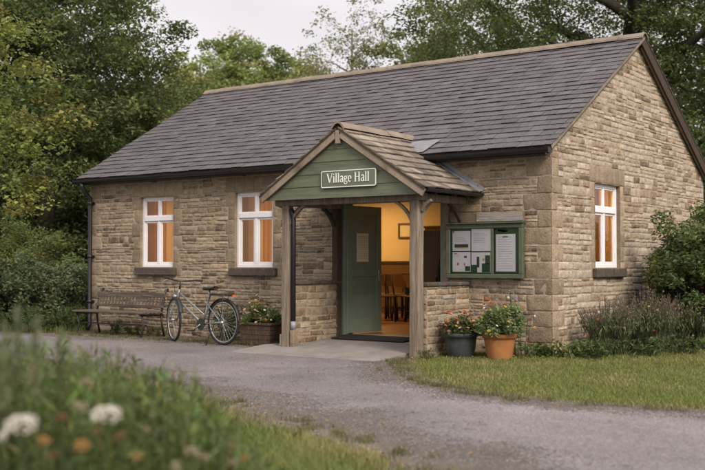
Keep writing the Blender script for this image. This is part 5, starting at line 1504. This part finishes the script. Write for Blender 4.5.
b0 = base(20, 33)
tree('broadleaf_tree', b0, 'dark tree deep behind the left trees', 'tree', 13, .3, (0, 0, 6.5), (4.5, 3, 6.5), 420, .75, 100, .17, DARK, M['barkdark'], 'trees left of the hall', seed=7, shell=.2)
b0 = base(118, 36)
tree('broadleaf_tree', b0, 'shaded tree seen between the hall corner and the tall left tree', 'tree', 8, .25, (0, 0, 4.2), (3.2, 3, 4.2), 300, .7, 90, .17, DARK, M['barkdark'], 'trees left of the hall', seed=8, shell=.2)
# nearer maple with yellow green leaves, hanging into the top left
b0 = base(-108, 13.2)
tree('maple_tree', b0, 'yellow green maple with leafy branches hanging in from the left edge', 'tree', 6, .16, (0, 0, 3.9), (1.5, 1.6, 1.5), 200, .30, 110, .062, (.17, .19, .045), M['barkpale'],
     seed=12, aspect=.75, shell=.25, limb_len=1.0, fork=.5, twig=.3, extra=ex([(54, 90), (62, 110), (46, 140), (39, 170), (34, 195), (24, 205), (50, 125), (44, 70), (29, 150), (14, 120), (68, 116), (42, 96), (24, 60), (6, 30), (39, 182), (14, 185), (32, 30), (4, 90), (-6, 150)], b0, 12.6), gval=.35, flat=.5)
# far olive trees
far = [(192, 44, 50, 9.3, 3.8), (226, 46, 30, 10.2, 3.8), (258, 44, 32, 10.0, 3.4), (290, 47, 40, 10.6, 3.2), (165, 50, 70, 9.5, 4.2), (322, 50, 66, 9.4, 3.0)]
fl_ = ['olive tree on the far left of the row above the ridge', 'tallest olive tree above the left end of the ridge', 'rounded olive tree above the ridge left of the bare tree', 'olive tree next to the thin bare tree', 'pale olive tree farthest behind the dark left tree', 'low olive tree below the thin bare tree']
for i, (x, d, ytop, _, rx) in enumerate(far):
    htop = 1.2+(262-ytop)/FPX*d
    tree('far_tree', base(x, d), fl_[i], 'tree', htop, .22, (0, 0, htop*.50), (rx, rx, htop*.43), 520, .66, 150, .165, (OLIVE[0]*random.uniform(.88, 1.05), OLIVE[1]*random.uniform(.92, 1.06), OLIVE[2]), M['barkpale'], 'olive trees beyond the ridge', seed=20+i, shell=.45, n_limb=6, shape_noise=.16)
# thin half bare tree
b0 = base(352, 38); hh = 1.2+(262-8)/FPX*38
tree('thin_tree', b0, 'slender half bare tree with open crown against the sky', 'tree', hh, .16, (0, 0, hh*.72), (2.3, 2.2, hh*.30), 300, .40, 28, .11, (.19, .195, .09), M['barkpale'], seed=31, shell=.35, n_limb=14, fork=.42, limb_r=.5)
b0 = base(318, 40); 
tree('thin_tree', b0, 'small sparse tree left of the slender one', 'tree', 8, .12, (0, 0, 7.2), (1.1, 1.1, 1.9), 90, .4, 26, .11, (.19, .195, .08), M['barkpale'], seed=32, n_limb=8, fork=.5)
b0 = base(432, 36); 
tree('broadleaf_tree', b0, 'light olive green tree behind the middle of the ridge', 'tree', 10, .22, (0, 0, 7.0), (2.5, 2.0, 2.7), 190, .55, 70, .15, (.155, .18, .055), M['barkdark'], 'trees behind the ridge', seed=33, shell=.35, n_limb=12)
# big dark trees behind the right half
b0 = base(600, 27)
tree('spreading_tree', b0, 'huge dark spreading tree overhanging the right end of the ridge', 'tree', 12, .42, (-.6, 0, 8.6), (5.3, 4.2, 3.4), 430, .60, 95, .11, (.108, .135, .042), M['barkdark'],
     'trees behind the ridge', seed=41, shell=.3, fork=.38, n_limb=14, limb_r=.5, lean=(1.2, .4), extra=ex([(405, 12), (412, 22), (418, 30), (430, 20), (425, 8), (440, 35)], b0, 27))
b0 = base(500, 33)
tree('broadleaf_tree', b0, 'dark green tree behind the right middle of the ridge', 'tree', 10, .3, (0, 0, 6.8), (3.3, 3, 3.3), 260, .60, 95, .125, (.14, .165, .052), M['barkdark'], 'trees behind the ridge', seed=42, shell=.3, n_limb=10)
b0 = base(735, 25)
tree('broadleaf_tree', b0, 'dark tree standing beyond the gable at the right edge', 'tree', 8, .3, (0, 0, 4.6), (2.9, 2.6, 3.6), 340, .5, 110, .11, (.095, .125, .04), M['barkdark'], 'trees behind the ridge', seed=43, shell=.25, n_limb=12)
b0 = base(790, 31)
tree('broadleaf_tree', b0, 'tall dark tree behind the far right edge', 'tree', 12, .3, (0, 0, 7.2), (4.2, 3.5, 5.5), 330, .62, 85, .13, (.105, .13, .042), M['barkdark'], 'trees behind the ridge', seed=44, shell=.25, n_limb=12)
b0 = base(660, 36)
tree('broadleaf_tree', b0, 'mid green tree glimpsed through the branches over the gable', 'tree', 9, .3, (0, 0, 5.2), (3.4, 3, 3.6), 260, .62, 80, .16, (.12, .145, .045), M['barkdark'], 'trees behind the ridge', seed=45, shell=.3, n_limb=8)

# far woodland mass behind everything
C_ = []; n = 1500
ang = rng.uniform(R_(-65), R_(35), n); dd = rng.uniform(55, 78, n)
cx_ = CAM.x-np.sin(YAW+ang*0)*0
th = YAW+rng.uniform(-.62, .62, n)
cc = np.stack([CAM.x-np.sin(th)*dd, CAM.y+np.cos(th)*dd, rng.uniform(0.3, 1, n)**.8*(7.2+1.6*np.sin(th*13)+1.2*np.sin(th*31))], 1)
P_, idx = clump_cloud(cc, rng.uniform(1.1, 1.9, n), 60, .8, .5)
leaves('far_woodland', P_, .42, jitter_tint((.06, .08, .028), len(P_), group=idx), M['leaf'], None, up=.4)
tag(bpy.data.objects['far_woodland'], 'distant woodland closing the view behind the hall', 'woodland', kind='stuff')
# understory left: dark thicket between shrubs and trees
n = 420; cc = []
for i in range(n):
    p = px(random.uniform(-120, 150), 262, random.uniform(25, 31)); cc.append((p.x, p.y, random.uniform(.1, 3.0)))
cc = np.array(cc); P_, idx = clump_cloud(cc, rng.uniform(.35, .7, n), 70, .8, .5)
leaves('thicket', P_, .13, jitter_tint((.05, .07, .024), len(P_), group=idx), M['leaf'], None, up=.4)
tag(bpy.data.objects['thicket'], 'dark undergrowth beneath the trees left of the hall', 'undergrowth', kind='stuff')

# ------------------------------------------------------------------ grass
ROAD = ROAD_FAR+ROAD_NEAR
def scatter(n, x0, x1, y0, y1, keep):
    P_ = np.stack([rng.uniform(x0, x1, n), rng.uniform(y0, y1, n), np.zeros(n)], 1); return P_[keep(P_)]
def nmask(P_, s, seed=0): return np.array([nz(a*s+seed, b_*s, seed) for a, b_ in P_[:, :2]])
def lawn_keep(P_):
    k = ~in_poly(P_, ROAD) & ~((P_[:, 0] < .03) & (P_[:, 1] > -.03)) & ~((P_[:, 0] < -1.40) & (P_[:, 1] > -2.0)) & ~((P_[:, 0] < -1.1) & (P_[:, 1] > -1.3))
    return k
P_ = scatter(165000, -1.4, 6.5, -4.5, 6.5, lawn_keep)
# thinning towards the worn road edge
edge = np.array(ROAD_FAR[7:17])
def dist_edge(P_, E_):
    d = np.full(len(P_), 9.)
    for a, b_ in zip(E_[:-1], E_[1:]):
        ab = b_-a; t = np.clip(((P_[:, :2]-a)@ab)/(ab@ab), 0, 1); d = np.minimum(d, np.linalg.norm(P_[:, :2]-a-t[:, None]*ab, axis=1))
    return d
de = dist_edge(P_, edge); m_ = nmask(P_, 1.4, 3); P_ = P_[rng.uniform(size=len(P_)) < np.clip(de/.35+.12+m_*.35, 0.04, 1)]
m_ = nmask(P_, 1.1, 5); m2 = nmask(P_, 6, 8); de = dist_edge(P_, edge)
dry = np.clip(.12+m_*.8+m2*.4+np.exp(-de/.2)*.5, 0, 1)[:, None]
G1 = np.array([.165, .192, .045]); G2 = np.array([.29, .245, .115])
t = G1*(1-dry)+G2*dry; t = t*rng.uniform(.65, 1.3, (len(P_), 1))
o = blades(P_, rng.uniform(.018, .05, len(P_))*(1+m2*.6), .0075, t, .8, 'lawn'); tag(o, 'short mown grass between the hall and the road', 'grass', kind='stuff')
# grass strip left of the hall
P_ = scatter(30000, -17, -8.9, -3.0, 4, lambda P_: ~in_poly(P_, ROAD) & ~((P_[:, 0] > -9.05) & (P_[:, 1] > -.05)))
t = np.array([.13, .17, .045])*rng.uniform(.6, 1.3, (len(P_), 1)); o = blades(P_, rng.uniform(.05, .16, len(P_)), .011, t, .5, 'grass_strip'); tag(o, 'rough grass between the road and the left shrubs', 'grass', kind='stuff')
# sparse tufts at the wall foot and road edges
near = np.array(ROAD_NEAR[3:13])
tuft = []
for i in range(420):
    if i % 3 == 0: tuft.append((random.uniform(-9, -3.7), random.uniform(-1.0, -.06) if random.random() < .4 else random.uniform(-1.05, -.8)))
    elif i % 3 == 1:
        k = random.randrange(len(near)-1); t_ = random.random(); p = near[k]*(1-t_)+near[k+1]*t_; tuft.append((p[0]+random.gauss(0, .16), p[1]+random.gauss(0, .14)))
    else:
        k = random.randrange(len(edge)-1); t_ = random.random(); p = edge[k]*(1-t_)+edge[k+1]*t_; tuft.append((p[0]+random.gauss(0, .08), p[1]+random.gauss(0, .08)))
tuft = np.array([q for q in tuft if not (-3.95 < q[0] < -1.35 and -2.05 < q[1])]); P_ = np.repeat(tuft, 26, 0)+rng.normal(size=(len(tuft)*26, 2))*.035; P_ = np.hstack([P_, np.zeros((len(P_), 1))])
t = np.array([.12, .12, .045])*rng.uniform(.6, 1.3, (len(P_), 1)); o = blades(P_, rng.uniform(.02, .07, len(P_)), .006, t, .9, 'tufts'); tag(o, 'small dry tufts along the road edges and wall foot', 'grass', kind='stuff')

# near verge: dense grass bank between the viewer and the road
def verge_keep(P_):
    v = P_[:, :2]-np.array([CAM.x, CAM.y]); fw = -math.sin(YAW)*v[:, 0]+math.cos(YAW)*v[:, 1]; rt_ = math.cos(YAW)*v[:, 0]+math.sin(YAW)*v[:, 1]
    return ~in_poly(P_, ROAD) & (fw > 1.5) & (np.abs(rt_) < .36*fw+.5) & (P_[:, 1] < -3.5)
P_ = scatter(420000, -6, 7, -12.5, -4.6, verge_keep)
de = dist_edge(P_, near); m_ = nmask(P_, 1.2, 13)
P_ = P_[rng.uniform(size=len(P_)) < np.clip((de-.05)/.55+m_*.3, .05, 1)]
de = dist_edge(P_, near); m_ = nmask(P_, 1.2, 17); m2 = nmask(P_, 5, 2)
v = P_[:, :2]-np.array([CAM.x, CAM.y]); fw = -math.sin(YAW)*v[:, 0]+math.cos(YAW)*v[:, 1]; rt_ = math.cos(YAW)*v[:, 0]+math.sin(YAW)*v[:, 1]
left = np.clip((-rt_/fw-.12)/.22, 0, 1)                       # taller growth away to the left
hgt = (.05+.16*np.clip(de/1.2, 0, 1))*(1+.5*m_)+left*.14*np.clip(de/.8, 0, 1)
hgt *= rng.uniform(.55, 1.15, len(P_))
dry = np.clip(.15+.55*np.exp(-de/.28)+m_*.5+m2*.3, 0, 1)[:, None]
t = (np.array([.120, .165, .038])*(1-dry)+np.array([.29, .25, .10])*dry)*rng.uniform(.6, 1.3, (len(P_), 1))
o = blades(P_, hgt, .008, t, .45, 'verge_grass'); tag(o, 'long green grass on the near verge of the road', 'grass', kind='stuff')

# tall leafy growth at the lower left: mass of leafy stems
C_ = []; tn = []; mb = MB(); stalk = 0; LV = []; LD = []
def top_line(x):   # silhouette of the growth in the photograph, lower to the right
    pts = [(-80, 338), (0, 350), (60, 352), (100, 362), (150, 372), (190, 392), (215, 410), (240, 440), (262, 470), (300, 520)]
    for (a, p), (b_, q) in zip(pts[:-1], pts[1:]):
        if a <= x <= b_: return p+(q-p)*(x-a)/(b_-a)
    return 520
for i in range(980):
    x = random.uniform(-75, 285); d = random.uniform(3.25, 6.4)
    yt = top_line(x)+random.choice([random.expovariate(1/20.)-8, random.uniform(0, 120), random.uniform(10, 120)])
    tp = px(x, yt, d)
    if tp.z < .07 or tp.z > 1.02: continue
    b0 = Vector((tp.x+random.gauss(0, .05), tp.y+random.gauss(0, .05), 0))
    if in_poly(np.array([[b0.x, b0.y]]), ROAD)[0]: continue
    n_l = int(8+tp.z*24)
    g_ = random.uniform(.4, 1.35); yl = random.uniform(.85, 1.4); LG = globals().setdefault('LG', []); LG += [(.092*g_*yl, .135*g_, .036*g_)]*n_l
    for k in range(n_l):
        t_ = random.uniform(.15, 1); p = b0.lerp(tp, t_); a = random.uniform(0, 2*PI); dv = Vector((math.cos(a), math.sin(a), random.uniform(.7, 2.4)))
        LV.append(tuple(p+dv*.03)); LD.append(tuple(dv))
    mb.tube([b0, b0.lerp(tp, .5)+Vector((random.gauss(0, .012), random.gauss(0, .012), 0)), tp], [.0032, .0026, .0012], 4, caps=False, tint=(.07, .10, .03))
LV = np.array(LV); LD = np.array(LD)
o = leaves('verge_herbs', LV, .075, jitter_tint(np.array(LG), len(LV), val=.35), M['leaf'], None, aspect=.15, up=0, dirs=LD*1.2)
tag(o, 'tall leafy meadow growth on the near verge at lower left', 'plants', kind='stuff')
o = mb.build('verge_stems', M['leaf']); tag(o, 'thin green stems of the near meadow growth', 'plants', kind='stuff')

# individual wildflowers
def bloom_mesh(kind, r):
    mb = MB()
    col = {'white': (.50, .47, .39), 'orange': (.27, .14, .04), 'tan': (.36, .28, .20), 'pink': (.38, .25, .20), 'rust': (.24, .10, .05)}[kind]
    nf = {'white': 70, 'orange': 46, 'tan': 34, 'pink': 30, 'rust': 30}[kind]
    for i in range(nf):
        rr = math.sqrt((i+.5)/nf)*random.uniform(.85, 1.18); a = i*2.39996+random.uniform(-.3, .3); d = Vector((math.cos(a), math.sin(a), 0))
        c0_ = d*rr*r+Vector((0, 0, r*(.42-.42*rr*rr)+random.uniform(-.05, .05)*r)); k = random.uniform(.7, 1.15); w_ = r*random.uniform(.10, .17)
        if kind in ('white', 'orange'):
            s_ = Vector((-d.y, d.x, random.uniform(-.3, .3))); o_ = d*w_*1.6+Vector((0, 0, random.uniform(-.6, .4)*w_))
            mb.add([c0_-o_*.9, c0_+s_*w_, c0_+o_, c0_-s_*w_], [(0, 1, 2, 3)], tuple(v*k for v in col))
        else:
            for q in range(3):
                b2 = random.uniform(0, 6.28); o_ = Vector((math.cos(b2), math.sin(b2), random.uniform(-.5, .8)))*w_; s_ = Vector((-o_.y, o_.x, 0))*.7; mb.add([c0_-o_, c0_+s_, c0_+o_, c0_-s_], [(0, 1, 2, 3)], tuple(v*k for v in col))
        if i % 3 == 0: mb.tube([(0, 0, -.5*r), c0_], [.03*r, .02*r], 3, caps=False, tint=(.08, .11, .04))
    mb.lathe([(r*.18, .36*r), (r*.12, .5*r), (.0001, .52*r)], n=8, tint=tuple(v*.6 for v in col))
    return mb
BM = {}
def wildflower(p, kind, r, label):
    root = empty('wildflower', (p.x, p.y, 0), label, 'wildflower', 'wildflowers on the near verge')
    h = p.z; mb = MB(); bend = Vector((random.gauss(0, .02), random.gauss(0, .02), 0))
    mb.tube([(0, 0, 0), bend+Vector((0, 0, h*.5)), (0, 0, h)], [.0045, .004, .003], 5, caps=False, tint=(.07, .10, .03)); mb.build('stem', M['leaf'], root)
    if kind not in BM:
        o = bloom_mesh(kind, 1.0).build('bloom', M['petal'], root); BM[kind] = o.data
    else: o = link(bpy.data.objects.new('bloom', BM[kind]), root)
    o.location = (0, 0, h); o.scale = (r*random.uniform(.85, 1.15), r*random.uniform(.8, 1.1), r); v = (CAM-p); o.rotation_euler = (R_(random.uniform(20, 50)), 0, math.atan2(v.y, v.x)+PI/2+random.uniform(-.5, .5))
    n = 12; tt = rng.uniform(.1, .8, n); C_ = np.stack([rng.normal(0, .015, n), rng.normal(0, .015, n), tt*h], 1)
    dv = np.stack([np.cos(tt*40), np.sin(tt*40), np.full(n, .6)], 1)
    leaves('leaves', C_+dv*.025, .07, jitter_tint((.07, .11, .03), n), M['leaf'], root, aspect=.25, up=0, dirs=dv)
WF = [(107, 414, 3.0, 'white', .040, 'large white bloom at the lower left, right of the other big white one'),
      (22, 424, 2.8, 'white', .042, 'largest white bloom nearest the left edge'),
      (3, 436, 2.9, 'white', .016, 'small white bloom touching the left edge beside the largest one'),
      (44, 441, 3.0, 'orange', .026, 'orange bloom below the left white flower'), (82, 446, 3.0, 'orange', .028, 'orange bloom below and between the two white flowers'),
      (137, 457, 3.1, 'orange', .018, 'small orange bloom near the bottom edge'), (52, 456, 3.0, 'rust', .018, 'dull rust bloom under the left orange one'),
      (87, 383, 3.6, 'tan', .028, 'tan seed head standing above the white blooms'), (81, 407, 3.4, 'tan', .025, 'pinkish tan head left of the big white bloom'),
      (192, 452, 3.6, 'tan', .030, 'pale tan bloom near the bottom right of the flowers'), (204, 458, 3.7, 'pink', .022, 'pinkish bloom touching the pale tan one'), (176, 467, 3.3, 'tan', .022, 'tan bloom cut by the bottom edge'),
      (233, 463, 3.9, 'tan', .026, 'tan bloom at the bottom right end of the flowers'), (246, 459, 4.0, 'orange', .022, 'orange bloom at the bottom right end of the flowers'),
      (186, 414, 4.6, 'pink', .020, 'small pink bloom at the right slope of the growth'), (197, 423, 4.6, 'rust', .018, 'rust bloom on the right slope of the growth'), (168, 399, 4.8, 'white', .016, 'tiny white bloom on the right slope'),
      (186, 397, 5.0, 'white', .014, 'tiny white bloom farthest right near the road'), (149, 402, 4.6, 'tan', .022, 'tan head in the middle of the growth'), (152, 415, 4.4, 'tan', .018, 'smaller tan head below the middle one'),
      (103, 346, 4.0, 'tan', .014, 'thin tan seed head standing against the road'), (119, 345, 4.0, 'tan', .015, 'thin tan seed head right beside its twin against the road'), (58, 344, 4.6, 'rust', .013, 'brown bud head on a tall stalk against the road'),
      (173, 372, 6.0, 'rust', .020, 'brown orange head at the right end of the growth'), (179, 374, 6.0, 'tan', .016, 'tan head just right of the brown orange one'), (62, 418, 3.3, 'rust', .024, 'rust bloom between the two white flowers'),
      (120, 436, 3.2, 'rust', .022, 'rust bloom right of the orange flowers'), (146, 430, 3.6, 'pink', .016, 'pink brown bloom under the right shoulder of the growth'), (98, 432, 3.1, 'rust', .018, 'rust bloom under the big white one'),
      (134, 353, 4.2, 'tan', .014, 'small tan head right of the twin seed heads')]
for x, y, d, k, r, lb in WF:
    d = d*(.86 if k in ('tan', 'pink') and d < 4.2 else .96); p = px(x, y, d); wildflower(p, k, r*(.95 if k == 'white' else .82), lb)
# tall grasses with feathery heads near the left edge
for i, (x, y, d, lb) in enumerate(((18, 308, 3.4, 'tall blurred grass plume at the left edge'), (36, 318, 3.2, 'tall grass plume right of the tallest one'), (5, 326, 3.0, 'short grass plume against the left edge'), (60, 330, 4.0, 'thin stalk rising beside the brown bud'))):
    tp = px(x, y, d); r = empty('grass_plume', (tp.x, tp.y, 0), lb, 'grass plume', 'tall grass plumes'); h = tp.z
    mb = MB(); mb.tube([(0, 0, 0), (.01, 0, h*.5), (0, 0, h)], [.004, .003, .0015], 5, caps=False, tint=(.10, .12, .05)); mb.build('stem', M['leaf'], r)
    n = 55; tt = np.linspace(.78, 1, n); C_ = np.stack([rng.normal(0, .008, n), rng.normal(0, .008, n), tt*h], 1)
    leaves('plume', C_, .04, jitter_tint((.16, .17, .09), n), M['leaf'], r, aspect=.3, up=0, dirs=np.tile([0, 0, 1.], (n, 1)))

# ------------------------------------------------------------------ loose gravel, fallen leaves
n = 5200; P_ = []
while len(P_) < n:
    r_ = random.random()
    if r_ < .5: k = random.randrange(len(near)-1); t_ = random.random(); p = near[k]*(1-t_)+near[k+1]*t_+np.array([random.gauss(.05, .25), random.gauss(.15, .25)])
    elif r_ < .75: k = random.randrange(len(edge)-1); t_ = random.random(); p = edge[k]*(1-t_)+edge[k+1]*t_+np.array([random.gauss(0, .18), random.gauss(-.1, .2)])
    else: p = np.array([random.uniform(-8.9, -3.9), random.gauss(-1.0, .2)])
    if -3.95 < p[0] < -1.35 and -2.05 < p[1]: continue
    P_.append(p)
vs = []; fs = []; ts = []
for p in P_:
    s_ = random.uniform(.004, .012); b_ = len(vs); a = random.random()*6; x, y = p
    for k in range(4): vs.append((x+s_*math.cos(a+k*PI/2)*random.uniform(.7, 1.2), y+s_*math.sin(a+k*PI/2)*random.uniform(.7, 1.2), .004))
    vs.append((x, y, .006+s_*.8)); c = random.uniform(.6, 1.4)
    for k in range(4): fs.append((b_+k, b_+(k+1) % 4, b_+4)); ts.append((.20*c, .175*c, .155*c))
o = fast('loose_gravel', vs, fs, M['pebble'], np.array(ts)); tag(o, 'loose gravel and grit along the road edges', 'gravel', kind='stuff')
# fallen leaves
n = 620; P_ = []
for i in range(n):
    r_ = random.random()
    if i > 430: P_.append((random.uniform(-8, 5), random.uniform(-5.5, -1.4), .016)); continue
    if r_ < .5: P_.append((random.uniform(-8.9, -3.9), random.uniform(-1.5, -.1), .014))
    elif r_ < .75: P_.append((random.uniform(-1.2, .6), random.uniform(-1.6, -.3), .03))
    else: p = px(random.uniform(0, 705), 300, 1); v = near[random.randrange(len(near)-1)]; P_.append((v[0]+random.gauss(0, .4), v[1]+random.gauss(.2, .3), .014))
o = leaves('fallen_leaves', P_, .035, jitter_tint((.30, .17, .06), n, val=.4), M['leaf'], None, aspect=.6, up=3); tag(o, 'fallen dry leaves scattered by the wall and verge', 'leaves', kind='stuff')

# ------------------------------------------------------------------ render settings
sc.render.engine = 'CYCLES'
sc.view_settings.view_transform = 'Standard'; sc.view_settings.look = 'None'; sc.view_settings.gamma = 1; sc.view_settings.use_curve_mapping = False
sc.view_settings.exposure = .47
sc.cycles.max_bounces = 7; sc.cycles.diffuse_bounces = 4; sc.cycles.transparent_max_bounces = 10
sc.cycles.sample_clamp_indirect = 6
